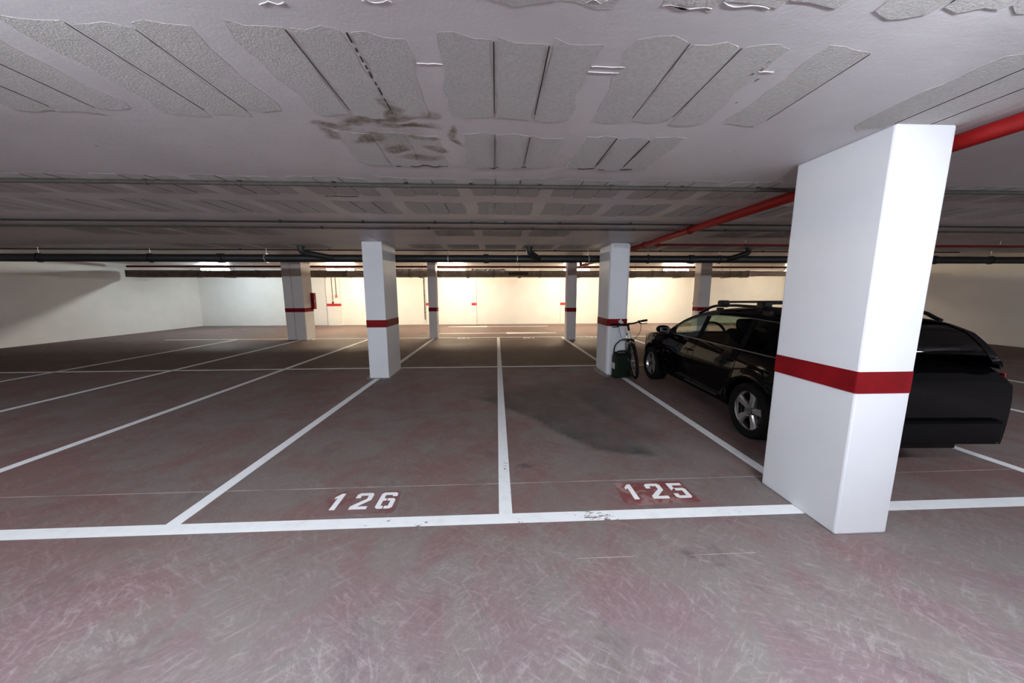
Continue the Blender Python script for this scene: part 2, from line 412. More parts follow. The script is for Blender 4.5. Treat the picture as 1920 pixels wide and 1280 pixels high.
def wall(name, a, label):
    return tag(mk(name, BOX(*a), M['wall']), label, kind='structure')
wall_back = wall('wall_back', (XL-0.2, XR+0.2, YF, YF+0.2, -0.2, 2.7), 'brightly lit white end wall beyond the far driving lane')
wall('wall_left', (XL-0.2, XL, YB, YF, -0.2, 2.7), 'white side wall at the left end of the garage')
wall('wall_right', (XR, XR+0.2, YB, YF, -0.2, 2.7), 'white side wall at the right end of the garage')
wall('wall_front', (XL-0.2, XR+0.2, YB-0.2, YB, -0.2, 2.7), 'white wall behind the near driving lane')

bm = bmesh.new()
box(bm, XL, XR, YB, YSTEP, CEIL, 2.70); box(bm, XL, XR, YSTEP, YF, CEIL2, 2.70)
ceiling = tag(mk('ceiling', bm, M['ceil']), 'low painted concrete slab ceiling with rough block patches', kind='structure')

# pilasters on the end wall
def pilaster(x0, x1, band_z=(0.93, 1.06), d=0.06):
    p = mk('pilaster', BOX(x0, x1, YF-d, YF+0.01, 0, CEIL2), M['wall'], wall_back)
    mk('red_band', BOX(x0-0.003, x1+0.003, YF-d-0.004, YF-0.001, *band_z), M['band_far'], p)
    return p
pilaster(-1.22, -0.99); pilaster(3.16, 3.38); pilaster(-3.42, -3.12); pilaster(9.90, 10.18)
pilaster(-8.10, -7.48, (0.92, 1.04), 0.12)

# ceiling blocks -----------------------------------------------------------
def rough_rect(x0, x1, y0, y1, amp, step=0.05, r=0.012):
    pts = []
    def edge(ax, ay, bx, by, nx, ny):
        L = math.hypot(bx-ax, by-ay); n = max(2, int(L/step)); ph = random.random()*6
        for i in range(n):
            q = i/n; e = amp*(math.sin(ph+q*5)*0.6 + 0.25*math.sin(ph*3+q*17) + random.uniform(-0.15, 0.15))
            pts.append((ax+(bx-ax)*q + nx*e, ay+(by-ay)*q + ny*e))
    edge(x0+r, y0, x1-r, y0, 0, 1); edge(x1, y0+r, x1, y1-r, 1, 0); edge(x1-r, y1, x0+r, y1, 0, 1); edge(x0, y1-r, x0, y0+r, 1, 0)
    return pts
def wedge(bm, pts, y0, y1, th):
    # nearly flush along the near edge, standing proud along the far one
    zl = lambda y: CEIL - 0.0006 - th*max(0, min(1, (y-y0)/(y1-y0)))
    a = [bm.verts.new((x, y, zl(y))) for x, y in pts]; b = [bm.verts.new((x, y, CEIL+0.003)) for x, y in pts]
    bm.faces.new(a); bm.faces.new(b[::-1]); n = len(pts)
    for i in range(n): bm.faces.new((a[i], b[i], b[(i+1) % n], a[(i+1) % n]))
rows = [(0.58, 1.13), (1.28, 1.83), (2.00, 2.46), (2.72, 3.20), (3.40, 3.90), (4.83, 5.31), (6.20, 6.75)]
far_blocks = bmesh.new(); far_seams = bmesh.new(); nblk = 0
for ri, (y0, y1) in enumerate(rows):
    for g in range(-8, 9):
        gx = 0.09 + 0.70*g
        if ri == 5 and (1.1 < gx < 3.2 or -3.2 < gx < -1.0): continue      # solid slab round the pillar heads
        if ri in (6,) and (1.6 < gx < 2.8 or -2.8 < gx < -1.5): continue
        if ri == 2 and g >= 2: continue
        if ri == 2 and g <= -2: continue
        for b in range(3):
            if ri == 1 and g == 2 and b > 0: continue
            x0 = gx - 0.29 + 0.20*b; x1 = x0 + (0.195 if b < 2 else 0.18)
            e0 = y0 + random.uniform(-0.02, 0.02); e1 = y1 + random.uniform(-0.03, 0.03)
            amp = 0.022 if ri < 3 else 0.014
            th = random.uniform(0.003, 0.006) if ri == 2 else random.uniform(0.0005, 0.0020)
            visible = abs(gx) < 0.9*(y0+0.6)+0.5 and ri < 6
            if visible:
                # outer edges of a trio are ragged, the joints between blocks are straight
                pts = rough_rect(x0 + (0.0 if b else random.uniform(-.01, .015)), x1, e0, e1, amp)
                fx0, fx1 = x0+0.0, x1
                pts = [(max(px, fx0) if b > 0 else px, min(py_, 99)) for px, py_ in pts]
                pts = [(min(px, fx1) if b < 2 else px, py_) for px, py_ in pts]
                bm = bmesh.new(); wedge(bm, pts, e0, e1, th)
                mk('ceiling_block', bm, M['block'], ceiling); nblk += 1
            else:
                wedge(far_blocks, [(x0, e0), (x1, e0), (x1, e1), (x0, e1)], e0, e1, th)
            if b < 2 and (ri != 2 or g not in (-1,)):
                sx = x0 + 0.1975; wd = random.choice((0.0010, 0.0015, 0.002)) if ri > 2 else 0.0009
                if g == 0 and ri == 1: wd = 0.0024
                if g == -1 and ri == 1: wd = 0.0024 if b else 0.0011
                if g == 1 and ri == 1: wd = 0.0010
                ya, yb = e0+0.02, e1-0.05
                tgt = bmesh.new() if visible else far_seams
                if g == -1 and ri == 1 and b == 1:            # broken, dashed joint
                    yy = ya
                    while yy < yb:
                        ln = random.uniform(0.015, 0.06); prism(tgt, [(sx-wd, yy), (sx+wd*1.3, yy), (sx+wd, min(yb, yy+ln)), (sx-wd*1.4, min(yb, yy+ln))], CEIL-th-0.0012, CEIL)
                        yy += ln + random.uniform(0.008, 0.03)
                else:
                    prism(tgt, [(sx-wd, ya), (sx+wd, ya), (sx+wd*0.6, yb), (sx-wd*0.8, yb)], CEIL-th-0.0012, CEIL)
                if visible: mk('block_joint', tgt, M['seam_and_shadow'], ceiling)
tag(mk('outlying_blocks', far_blocks, M['block'], ceiling), kind='stuff')
tag(mk('outlying_joints', far_seams, M['seam_and_shadow'], ceiling), kind='stuff')
# painted-in shadow strips along block far edges, and trowel ridges in the paint
def lip(pts, wd, mat, name, z=CEIL-0.012):
    bm = bmesh.new()
    P = [(x, y+random.uniform(-wd, wd)) for x, y in pts]
    poly = P + [(x, y+wd*random.uniform(0.5, 1.4)) for x, y in reversed(pts)]
    prism(bm, poly, z, CEIL+0.003); return mk(name, bm, mat, ceiling)
def ragged(x0, x1, y, amp, n): return [(x0+(x1-x0)*i/(n-1), y+amp*math.sin(i*1.3+x0*7)+random.uniform(-amp, amp)*0.6) for i in range(n)]
lip(ragged(-0.69, -0.33, 2.475, 0.010, 14), 0.006, M['seam_and_shadow'], 'edge_shadow', CEIL-0.004)
lip(ragged(-0.16, 0.0, 2.485, 0.012, 8), 0.006, M['seam_and_shadow'], 'edge_shadow', CEIL-0.004)
lip(ragged(0.0, 0.22, 2.47, 0.010, 10), 0.004, M['seam_and_shadow'], 'edge_shadow', CEIL-0.004)
lip(ragged(0.53, 0.98, 2.475, 0.016, 16), 0.004, M['seam_and_shadow'], 'edge_shadow', CEIL-0.004)
lip(ragged(-1.55, -1.25, 3.235, 0.004, 8), 0.004, M['seam_and_shadow'], 'edge_shadow', CEIL-0.004)
for (a, b, y) in ((0.38, 0.515, 1.418), (0.375, 0.50, 1.452), (-0.30, -0.20, 1.43), (0.28, 0.345, 1.13), (0.52, 0.68, 1.14), (0.70, 0.86, 1.125), (-0.40, -0.31, 1.16), (-0.72, -0.64, 1.18), (1.06, 1.12, 1.42)):
    lip(ragged(a, b, y, 0.0008 if y > 1.3 else 0.006, 8), 0.0012, M['ceil'], 'trowel_ridge', CEIL-0.0028)
mk('plaster_patch', prism(bmesh.new(), rough_rect(0.02, 0.12, 4.28, 4.40, 0.015, 0.02, 0.02), CEIL-0.006, CEIL+0.002), M['pillar'], ceiling)

# floor markings -----------------------------------------------------------
def slab(name, poly, mat, h=0.0018): return mk(name, prism(bmesh.new(), poly, -0.001, h), mat, floor)
def rect(x0, x1, y0, y1): return [(x0, y0), (x1, y0), (x1, y1), (x0, y1)]
W2 = 0.046
slab('painted_line', rect(-6.6, 6.7, 1.987, 2.083), M['line'])
slab('painted_line', rect(-11, 11, 6.685, 6.755), M['line'])
slab('painted_line', rect(-11, 11, 11.34, 11.43), M['line'])
for x in (-8.65, -6.45, -4.28, -2.14, 0.05, 2.265, 4.47, 6.67, 8.85):
    slab('painted_line', rect(x-W2, x+W2, 2.083, 6.685), M['line'])
    slab('painted_line', rect(x-W2, x+W2, 6.755, 11.34), M['line'])
slab('saw_joint', rect(-9, 9, 2.450, 2.4545), M['scratch'], 0.0008)
slab('floor_scratch', rect(0.44, 0.78, 1.674, 1.6765), M['scratch'], 0.0007)
slab('floor_scratch', rect(1.10, 1.50, 1.667, 1.6692), M['scratch'], 0.0007)
# direction arrows in the far lane (blade and shaft)
slab('direction_arrow', [(-2.25, 15.20), (-0.45, 15.00), (-0.45, 15.17), (2.35, 15.17), (2.35, 15.31), (-0.45, 15.31), (-0.45, 15.50), (-2.25, 15.30)], M['line'])
slab('direction_arrow', [(2.30, 12.66), (0.37, 12.88), (0.37, 12.70), (-2.24, 12.68), (-2.24, 12.55), (0.37, 12.56), (0.37, 12.36), (2.30, 12.56)], M['line'])
# stencilled digits: strokes on a 0.12 x 0.19 cell (u right, v up)
DIG = {
 '1': [[(.050, 0), (.088, 0), (.088, .19), (.062, .19), (.030, .150), (.030, .125), (.050, .140)]],
 '2': [[(0, .130), (.034, .130), (.034, .160), (.086, .160), (.086, .118), (0, .034), (0, 0), (.122, 0), (.122, .031), (.046, .031), (.122, .106), (.122, .172), (.106, .19), (.018, .19), (0, .172)]],
 '5': [[(.004, .19), (.118, .19), (.118, .160), (.037, .160), (.037, .124), (.004, .095)],
       [(.040, .124), (.102, .124), (.120, .108), (.120, .014), (.104, 0), (.018, 0), (0, .016), (0, .056), (.034, .056), (.034, .030), (.086, .030), (.086, .094), (.040, .094)]],
 '6': [[(.054, 0), (.016, 0), (0, .016), (0, .172), (.016, .19), (.104, .19), (.120, .172), (.120, .144), (.086, .144), (.086, .160), (.034, .160), (.034, .118), (.054, .118), (.054, .092), (.034, .092), (.034, .030), (.054, .030)],
       [(.062, 0), (.104, 0), (.120, .016), (.120, .102), (.104, .118), (.062, .118), (.062, .092), (.086, .092), (.086, .030), (.062, .030)]],
 '3': [[(0, .19), (.12, .19), (.12, 0), (0, 0), (0, .034), (.086, .034), (.086, .080), (.03, .080), (.03, .112), (.086, .112), (.086, .158), (0, .158)]],
 '4': [[(.075, 0), (.11, 0), (.11, .19), (.075, .19), (.075, .10), (.034, .10), (.034, .19), (0, .19), (0, .068), (.075, .068)]],
}
def digits(txt, x, y, step, s=1.0, flip=False):
    for i, ch in enumerate(txt):
        bm = bmesh.new()
        for st in DIG[ch]:
            if flip: poly = [(x - i*step - u*s, y - v*s) for u, v in st]
            else: poly = [(x + i*step + u*s, y + v*s) for u, v in st]
            prism(bm, poly, 0.0005, 0.0030)
        mk('stencilled_digit', bm, M['digit'], floor)
def ragged_rect(x0, x1, y0, y1, a): return rough_rect(x0, x1, y0, y1, a, 0.03, 0.01)
slab('red_patch', ragged_rect(0.918, 1.47, 2.14, 2.414, 0.012), M['redpatch'], 0.0014)
slab('red_patch', ragged_rect(-1.262, -0.735, 2.125, 2.40, 0.014), M['redpatch_worn'], 0.0014)
def number(txt, xs, y):
    for ch, x in zip(txt, xs):
        bm = bmesh.new()
        for st in DIG[ch]: prism(bm, [(x+u, y+v) for u, v in st], 0.0005, 0.0030)
        mk('stencilled_digit', bm, M['digit'], floor)
number('126', (-1.238, -1.055, -0.876), 2.180)
number('125', (0.953, 1.148, 1.325), 2.196)
for txt, xr in (('135', -6.02), ('134', -3.60), ('133', -0.90), ('132', 1.32), ('131', 3.50)):
    digits(txt, xr, 11.30, 0.15, 1.05, True)
# drain in the far lane
dr = thing('floor_drain', (-2.80, 12.86, 0), 'dark drain grate set in the lane floor left of a narrow pillar', 'drain')
mk('drain_frame', BOX(-2.98, -2.62, 12.74, 12.98, 0, 0.006), M['steel'], dr, (-2.80, 12.86, 0))
bm = bmesh.new()
for i in range(9): box(bm, -2.96+0.037*i, -2.94+0.037*i, 12.76, 12.96, 0.004, 0.009)
mk('grate', BOX(-2.96, -2.64, 12.76, 12.96, 0.002, 0.0075), M['grille'], dr, (-2.80, 12.86, 0))
mk('grate_bars', bm, M['duct_dark'], dr, (-2.80, 12.86, 0))

# ------------------------------------------------------------------ pillars
def pillar(x0, x1, y0, y1, top, label, band=(0.915, 1.045), mat='pillar', bandmat='band', bev=0.012, joint=False, group=None, smear=False):
    c = ((x0+x1)/2, (y0+y1)/2, 0)
    t = thing('concrete_pillar', c, label, 'pillar', group)
    if joint:
        xm = (x0+x1)/2 - 0.03
        mk('shaft', BOX(x0, xm-0.006, y0, y1, 0, top, bev=bev), M[mat], t, c)
        mk('shaft', BOX(xm+0.006, x1, y0, y1, 0, top, bev=bev), M[mat], t, c)
    else:
        mk('shaft', BOX(x0, x1, y0, y1, 0, top, bev=bev), M[mat], t, c)
    e = 0.003
    bm = bmesh.new()
    z0, z1 = band
    def ringpts(o): 
        q = bev; P = []
        for cx, cy, a0 in ((x1-q, y0+q, -90), (x1-q, y1-q, 0), (x0+q, y1-q, 90), (x0+q, y0+q, 180)):
            for k in range(5): P.append((cx+(q+o)*math.cos(R(a0+22.5*k)), cy+(q+o)*math.sin(R(a0+22.5*k))))
        return P
    prism(bm, ringpts(e), z0, z1)
    b = mk('red_band', bm, M[bandmat], t, c); b['label'] = 'dark red painted band'
    if smear:
        bm = bmesh.new(); prism(bm, rough_rect(x0-0.07, x1+0.05, y0-0.06, y1+0.05, 0.03, 0.05, 0.04), -0.001, 0.005)
        mk('cement_skirt', bm, M['cement'], t, c)
    return t
pillar(-2.285, -1.945, 5.90, 6.65, CEIL, 'broad white pillar with red band at the left corner between the two near bays', smear=True, bev=0.008)
pR = pillar(2.00, 2.365, 5.86, 6.52, CEIL, 'white pillar with red band that the bicycle leans against', bev=0.05, smear=True)
pillar(2.10, 2.44, 1.78, 2.36, CEIL, 'white pillar nearest the camera at the right end of the front line', bev=0.012)
pillar(-6.885, -6.265, 11.13, 11.68, CEIL2, 'wide greyish double pillar with red fire cabinet on its side', mat='pillar_old', joint=True)
pillar(-2.275, -2.005, 11.22, 11.55, CEIL2, 'slim white pillar behind the left near pillar at the far lane', mat='pillar_old')
pillar(2.265, 2.57, 10.62, 10.95, CEIL2, 'slim white pillar in front of the middle strip lamp by the far lane', mat='pillar_old')
pillar(6.67, 7.05, 10.70, 11.05, CEIL2, 'white pillar seen above the bonnet of the black car', mat='pillar_old', bev=0.03)

# torn sticker on the red band of the bicycle pillar
bm = bmesh.new()
prof = [(2.185, .955), (2.265, .945), (2.285, .985), (2.255, 1.005), (2.245, 1.040), (2.225, 1.045), (2.215, 1.015), (2.188, 1.02), (2.200, .985)]
a = [bm.verts.new((x, 5.8555, z)) for x, z in prof]; b = [bm.verts.new((x, 5.8535, z)) for x, z in prof]
bm.faces.new(a); bm.faces.new(b[::-1])
for i in range(len(prof)): bm.faces.new((a[i], a[(i+1) % len(prof)], b[(i+1) % len(prof)], b[i]))
tag(mk('torn_sticker', bm, M['paper'], None, (2.23, 5.855, 1.0)), 'torn white paper scrap stuck on the red band above the handlebar', 'sticker')

# fire cabinet on the side of the wide far pillar
t = thing('fire_cabinet', (-6.21, 11.62, 0.99), 'red fire hose cabinet on the right side of the wide far pillar', 'cabinet')
o3 = (-6.21, 11.62, 0.99)
mk('body', BOX(-6.263, -6.175, 11.54, 11.70, 0.99, 1.535, bev=0.006), M['band'], t, o3)
d = mk('door', BOX(-6.175, -6.163, 11.55, 11.69, 1.0, 1.525, bev=0.003), M['red_pipe'], t, o3)
mk('handle', BOX(-6.163, -6.148, 11.57, 11.585, 1.22, 1.30), M['steel'], d, o3)

# ------------------------------------------------------------------ lamps on their trunking
def lamp(x, y, z, L, mat, label, group, drop=True):
    t = thing('strip_lamp', (x, y, z), label, 'lamp', group); o = (x, y, z)
    mk('housing', BOX(x-L/2, x+L/2, y-0.05, y+0.05, z, z+0.045, bev=0.008), M['white_metal'], t, o)
    bm = bmesh.new(); prof = []
    tube(bm, [(x-L/2+0.02, y, z-0.014), (x+L/2-0.02, y, z-0.014)], 0.050, 12)
    mk('diffuser', bm, M[mat], t, o, smooth=True, sharp=40)
    for s in (-1, 1):
        mk('end_cap', BOX(x+s*(L/2-0.012)-0.014, x+s*(L/2-0.012)+0.014, y-0.046, y+0.046, z-0.055, z+0.004, bev=0.006), M['white_metal'], t, o)
    if not drop:
        for s in (-1, 1): mk('hanger', TUBE([(x+s*L*0.32, y, z+0.04), (x+s*L*0.32, y, CEIL)], 0.006, 6), M['steel'], t, o)
    else:
        mk('top_bracket', BOX(x-0.05, x+0.05, y-0.03, y+0.03, z+0.0445, z+0.052), M['white_metal'], t, o)
    return t
LY, LZ = 14.03, 2.505
gl = 'lamps along the far lane'
lamp(-6.32, LY, LZ, 1.12, 'lamp_warm', 'glowing strip lamp between the wide far pillar and the left near pillar', gl)
lamp(-1.84, LY, LZ, 1.12, 'lamp_warm', 'glowing strip lamp just right of the slim left far pillar', gl)
lamp(3.36, LY, LZ, 1.12, 'lamp_warm', 'glowing strip lamp partly hidden by the slim pillar in front of it', gl)
lamp(7.62, LY, LZ, 1.12, 'lamp_warm', 'glowing strip lamp above the bicycle and left of the pillar behind the car', gl)
lamp(13.0, LY, LZ, 1.12, 'lamp_wall_fill', 'added dim fill lamp out of view at the far right end of the row', gl)  # extra lamp out of view, added to brighten the right of the end wall
lamp(-11.2, LY, LZ, 1.12, 'lamp_cool', 'cool white strip lamp at the far left end of the row', gl)
tr = thing('lamp_trunking', (0, LY, 2.37), 'thin white trunking carrying the far strip lamps', 'trunking')
mk('channel', BOX(-13, 13.5, LY-0.02, LY+0.02, LZ+0.053, LZ+0.080), M['white_metal'], tr, (0, LY, 2.37))
for x in (-9, -4, 0.8, 5.4, 9.8): mk('hanger', TUBE([(x, LY, LZ+0.07), (x, LY, CEIL2)], 0.006, 6), M['steel'], tr, (0, LY, 2.37))
# the near lane has its own row, behind the viewer
for x, lb in ((-9.0, 'ceiling strip lamp over the near lane, farthest to the left behind the viewer'), (-5.2, 'ceiling strip lamp over the near lane, second from the left wall'), (-1.6, 'ceiling strip lamp over the near lane just left of the viewer'),
              (1.5, 'ceiling strip lamp over the near lane just right of the viewer'), (5.9, 'ceiling strip lamp over the near lane behind the rear of the parked car'), (9.7, 'ceiling strip lamp over the near lane nearest the right wall')):
    lamp(x, 0.10, CEIL-0.15, 1.1, 'lamp_near', lb, 'lamps along the near lane', drop=False)

# ------------------------------------------------------------------ pipes, conduits, duct
def sadd(t, o, x, y, z, r, mat, axis='x', wdt=0.02, top=None):
    bm = bmesh.new(); lathe(bm, [(-wdt/2, r*1.0), (-wdt/2, r*1.25), (wdt/2, r*1.25), (wdt/2, r*1.0)], (x, y, z), axis, 14, closed=True)
    q = mk('clamp', bm, mat, t, o)
    if top: mk('hanger_rod', TUBE([(x, y, z+r), (x, y, top)], 0.005, 6), M['steel'], q, o)
# dark drain pipe with three branches
PY, PZ, PR = 6.80, 2.190, 0.074
t = thing('drain_pipe', (0, PY, PZ), 'thick dark grey drain pipe slung across under the ceiling behind the near pillars', 'pipe'); o = (0, PY, PZ)
mk('main_pipe', TUBE([(-13, PY, PZ), (13, PY, PZ)], PR, 18), M['black_pipe'], t, o, smooth=True, sharp=40)
for x in (-11, -8.6, -6.6, -4.45, -2.55, -0.95, 0.42, 1.86, 3.1, 4.6, 6.2, 8.4, 10.6): sadd(t, o, x, PY, PZ, PR*0.98, M['steel'] if -6 < x < 2 else M['black_pipe'], top=CEIL)
for x in (-5.3, -0.2, 4.0, 9.3): sadd(t, o, x, PY, PZ, PR*0.98, M['black_pipe'], wdt=0.10)
for bx, s, run in ((-3.60, 1, 0.46), (0.63, 1, 0.24), (4.95, -1, 0.20)):
    pts = [(bx, 6.46, CEIL+0.01), (bx, 6.46, 2.305), (bx+s*0.012, 6.475, 2.280), (bx+s*0.045, 6.51, 2.258), (bx+s*run*0.75, 6.70, 2.205), (bx+s*run, PY, PZ)]
    b = mk('branch_pipe', TUBE(pts, [.055, .055, .055, .055, .055, .062], 14), M['black_pipe'], t, o, smooth=True, sharp=50)
    mk('collar', lathe(bmesh.new(), [(-0.03, .055), (-0.03, .064), (0.0, .064), (0.0, .055)], (bx, 6.46, CEIL-0.002), 'z', 16, closed=True), M['black_pipe'], b, o)
# big red sprinkler main running away from the viewer
MX, MZ = 2.555, 2.322
t = thing('sprinkler_main', (MX, 6, MZ), 'thick bright red sprinkler pipe running along the right bays under the ceiling', 'pipe'); o = (MX, 6, MZ)
mk('main_pipe', TUBE([(MX, -6, MZ), (MX, 10.0, MZ), (MX, 10.12, MZ+0.02), (MX, 10.16, MZ+0.08), (MX, 10.16, CEIL2)], 0.044, 16), M['red_pipe'], t, o, smooth=True, sharp=40)
for y in (1.0, 2.7, 4.4, 5.75, 7.6, 9.4): sadd(t, o, MX, y, MZ, 0.044, M['red_pipe_far'], 'y', 0.03, CEIL if y < YSTEP else CEIL2)
mk('branch_tee', TUBE([(MX, 5.50, MZ-0.004), (MX+0.13, 5.50, MZ-0.03)], 0.034, 12), M['red_pipe'], t, o, smooth=True, sharp=40)
t = thing('sprinkler_branch', (5, 5.50, 2.29), 'thin dark red sprinkler pipe crossing above the parked car', 'pipe'); o = (5, 5.50, 2.29)
mk('pipe', TUBE([(MX+0.135, 5.50, 2.29), (13, 5.50, 2.29)], 0.019, 10), M['red_pipe_far'], t, o, smooth=True, sharp=40)
for x in (4.15, 6.2, 8.7): sadd(t, o, x, 5.50, 2.29, 0.019, M['black_pipe'], top=CEIL)
t = thing('fire_pipe', (0, 13.0, 2.515), 'long thin dark red pipe just in front of the strip lamps of the far lane', 'pipe'); o = (0, 13.0, 2.515)
mk('pipe', TUBE([(-13.5, 13.0, 2.515), (14, 13.0, 2.515)], 0.036, 12), M['red_pipe_far'], t, o, smooth=True, sharp=40)
for x in (-9, -6, -3.2, 0.2, 3.9, 7.8, 11): sadd(t, o, x, 13.0, 2.515, 0.036, M['black_pipe'], top=CEIL2)
# conduits clipped to the slab
def conduit(y, r, mat, label, clips, z=None, x0=-10.0, x1=10.0):
    z = z or CEIL - r - 0.004
    t = thing('ceiling_conduit', (0, y, z), label, 'conduit'); o = (0, y, z)
    pts = [(x, y+0.006*math.sin(x*1.7+y), z) for x in lin(x0, x1, 41)]
    mk('pipe', TUBE(pts, r, 10), M[mat], t, o, smooth=True, sharp=40)
    for x in clips:
        bm = bmesh.new(); box(bm, x-0.014, x+0.014, y-r*1.9, y+r*1.9, CEIL-0.006, CEIL+0.001)
        lathe(bm, [(-0.008, r), (-0.008, r*1.3), (0.008, r*1.3), (0.008, r)], (x, y+0.006*math.sin(x*1.7+y), z), 'x', 12, closed=True)
        mk('clip', bm, M[mat], t, o)
conduit(2.845, 0.015, 'conduit', 'grey conduit clipped across the ceiling, nearest of the three cross runs', (-2.7, -2.0, -1.28, -0.72, -0.2, 0.36, 0.95, 1.55, 2.2, 2.9))
conduit(4.285, 0.011, 'conduit_dark', 'dark thin conduit crossing the ceiling, middle of the three cross runs', (-2.6, -1.62, -0.75, -0.3, 0.12, 0.8, 1.7, 2.7))
conduit(4.66, 0.012, 'conduit', 'grey conduit crossing just in front of the pillar heads', (-2.3, -0.9, 0.5, 1.9, 3.2))
conduit(6.90, 0.012, 'conduit_dark', 'dark conduit running just above the drain pipe', (-5.0, -3.3, 1.2, 3.4, 5.6), z=2.36)

# ventilation duct along the far lane
t = thing('air_duct', (0, 13.1, 2.13), 'dull rectangular sheet metal air duct hung along the end wall', 'duct'); o = (0, 13.1, 2.13)
xs = [-13.5, -11.2, -8.9, -6.6, -5.62, -3.3, -2.2, -0.10, 1.70, 4.6, 6.1, 8.2, 9.98]
for i, (a, b) in enumerate(zip(xs, xs[1:])):
    s = mk('duct_section', BOX(a+0.004, b-0.004, 12.9, 13.35, 2.13+0.004*(i % 2), 2.375-0.004*(i % 2)), M['duct_dark'] if a < -5.7 else M['duct'], t, o)
    mk('flange', BOX(b-0.012, b+0.012, 12.885, 13.365, 2.118, 2.388), M['duct_dark'], s, o)
g = mk('grille', BOX(0.42, 1.26, 12.888, 12.905, 2.165, 2.345), M['duct'], t, o)
mk('grille_opening', BOX(0.455, 1.225, 12.882, 12.892, 2.19, 2.32), M['grille'], g, o)
bm = bmesh.new()
for k in range(5): box(bm, 0.455, 1.225, 12.878, 12.886, 2.20+0.025*k, 2.206+0.025*k)
mk('grille_blades', bm, M['duct_dark'], g, o)
def foil(a, b):
    us = lin(a, b, int((b-a)/0.05)+2); vs = lin(0, 1, 7)
    J = {(i, j): random.uniform(-0.018, 0.018) for i in range(len(us)) for j in range(7)}
    bm = bmesh.new(); G = []
    for i, u in enumerate(us):
        G.append([bm.verts.new((u, 12.90-0.012+J[(i, j)]+0.10*v*v, 2.362+0.072*math.sin(v*1.5)+J[(i, (j+3) % 7)]*0.6)) for j, v in enumerate(vs)])
    for i in range(len(us)-1):
        for j in range(6): bm.faces.new((G[i][j], G[i+1][j], G[i+1][j+1], G[i][j+1]))
    mk('foil_wrap', bm, M['foil'], t, o)
foil(-4.65, -2.30); foil(-0.95, 0.36)
mk('round_duct', TUBE([(9.98, 13.1, 2.27), (10.6, 13.1, 2.27), (13.8, 13.1, 2.27)], 0.105, 18), M['foil'], t, o, smooth=True, sharp=40)
mk('flexible_sleeve', TUBE([(9.98+0.03*i, 13.1, 2.27) for i in range(14)], [0.112+0.006*(i % 2) for i in range(14)], 18), M['foil'], t, o)
for x in (-10, -7.7, -4.7, -2.9, -1.1, 0.9, 3.2, 5.4, 7.2, 9.2):
    hb = bmesh.new(); box(hb, x-0.05, x+0.05, 12.88, 13.37, 2.108, 2.126)
    for yy in (12.885, 13.36): tube(hb, [(x, yy, 2.12), (x, yy, CEIL2)], 0.006, 6)
    mk('support_bar', hb, M['duct_dark'], t, o)

# conduits and call point on the end wall
t = thing('alarm_call_point', (-7.62, 16.38, 1.39), 'small red call point on the end wall under its thin conduit', 'call point'); o = (-7.62, 16.38, 1.39)
mk('box', BOX(-7.67, -7.57, 16.22, 16.28, 1.34, 1.44, bev=0.008), M['band_far'], t, o)
mk('button', lathe(bmesh.new(), [(-0.012, 0.022), (0.0, 0.024)], (-7.62, 16.22, 1.39), 'y', 14), M['white_metal'], t, o)
mk('conduit', TUBE([(-7.62, 16.262, 1.43), (-7.62, 16.262, 2.60)], 0.016, 8), M['conduit'], t, o)
t = thing('wall_conduit', (-7.80, 16.26, 1.06), 'thin grey conduit dropping to a dark box on the broad red banded pilaster', 'conduit'); o = (-7.80, 16.26, 1.06)
mk('pipe', TUBE([(-7.80, 16.262, 1.12), (-7.80, 16.262, 2.60)], 0.014, 8), M['conduit'], t, o)
mk('junction_box', BOX(-7.84, -7.76, 16.23, 16.28, 1.045, 1.12, bev=0.006), M['band'], t, o)
t = thing('wall_conduit', (-3.50, 16.37, 0.25), 'thin dark pipe standing up the end wall left of the slim far pillar', 'conduit'); o = (-3.50, 16.37, 0.25)
mk('pipe', TUBE([(-3.50, 16.375, 0.25), (-3.50, 16.375, 2.60)], 0.020, 8), M['conduit'], t, o)
for z in (0.6, 1.4, 2.1): mk('clip', BOX(-3.53, -3.47, 16.35, 16.40, z-0.012, z+0.012), M['conduit'], t, o)
t = thing('wall_switch', (10.05, 16.31, 1.41), 'tiny grey switch box above the red band beside the pillar behind the car', 'switch'); o = (10.05, 16.31, 1.41)
mk('box', BOX(10.0, 10.1, 16.29, 16.34, 1.36, 1.46, bev=0.008), M['conduit'], t, o)
mk('rocker', BOX(10.03, 10.07, 16.283, 16.292, 1.385, 1.435, bev=0.003), M['white_metal'], t, o)

# ------------------------------------------------------------------ the car (local: x right, y forward, left side at x = -0.84)
CAR = thing('car', (3.475, 4.364, 0), 'black estate car with roof rails and silver five spoke wheels in the right bay', 'car', rot=(0, 0, R(-2.5)))
LEN = 1.985; WB = 1.205; RT = 0.288
ARCH = 0.335; ZW = 0.288
def sm(a, b, x): q = max(0, min(1, (x-a)/(b-a))); return q*q*(3-2*q)
def Wd(y):
    w_ = 0.84
    if y > 1.0: w_ *= 1 - 0.30*((y-1.0)/(LEN-1.0))**2.6
    if y < -1.2: w_ *= 1 - 0.16*((-1.2-y)/(LEN-1.2))**2.4
    return w_
def top(y):
    if y >= 0.55:
        q = (y-0.55)/(LEN-0.55); return 0.900 - 0.13*q - 0.05*q**3 - 0.20*max(0, (q-0.80)/0.20)**2
    if y < -1.80: return 0.90 - 0.10*((-1.80-y)/0.185)**2
    return 0.90
def zb(y):
    z = 0.235 + 0.05*sm(1.6, LEN, y) + 0.05*sm(-1.6, -LEN, y)
    for c in (WB, -WB):
        d = abs(y-c)
        if d < ARCH: z = max(z, ZW + math.sqrt(ARCH**2 - d*d) + 0.0)
    return z
PROF = [(0.20, .93), (0.30, .975), (0.45, .995), (0.58, 1.0), (0.68, .992), (0.76, .972), (0.84, .945), (0.93, .915)]
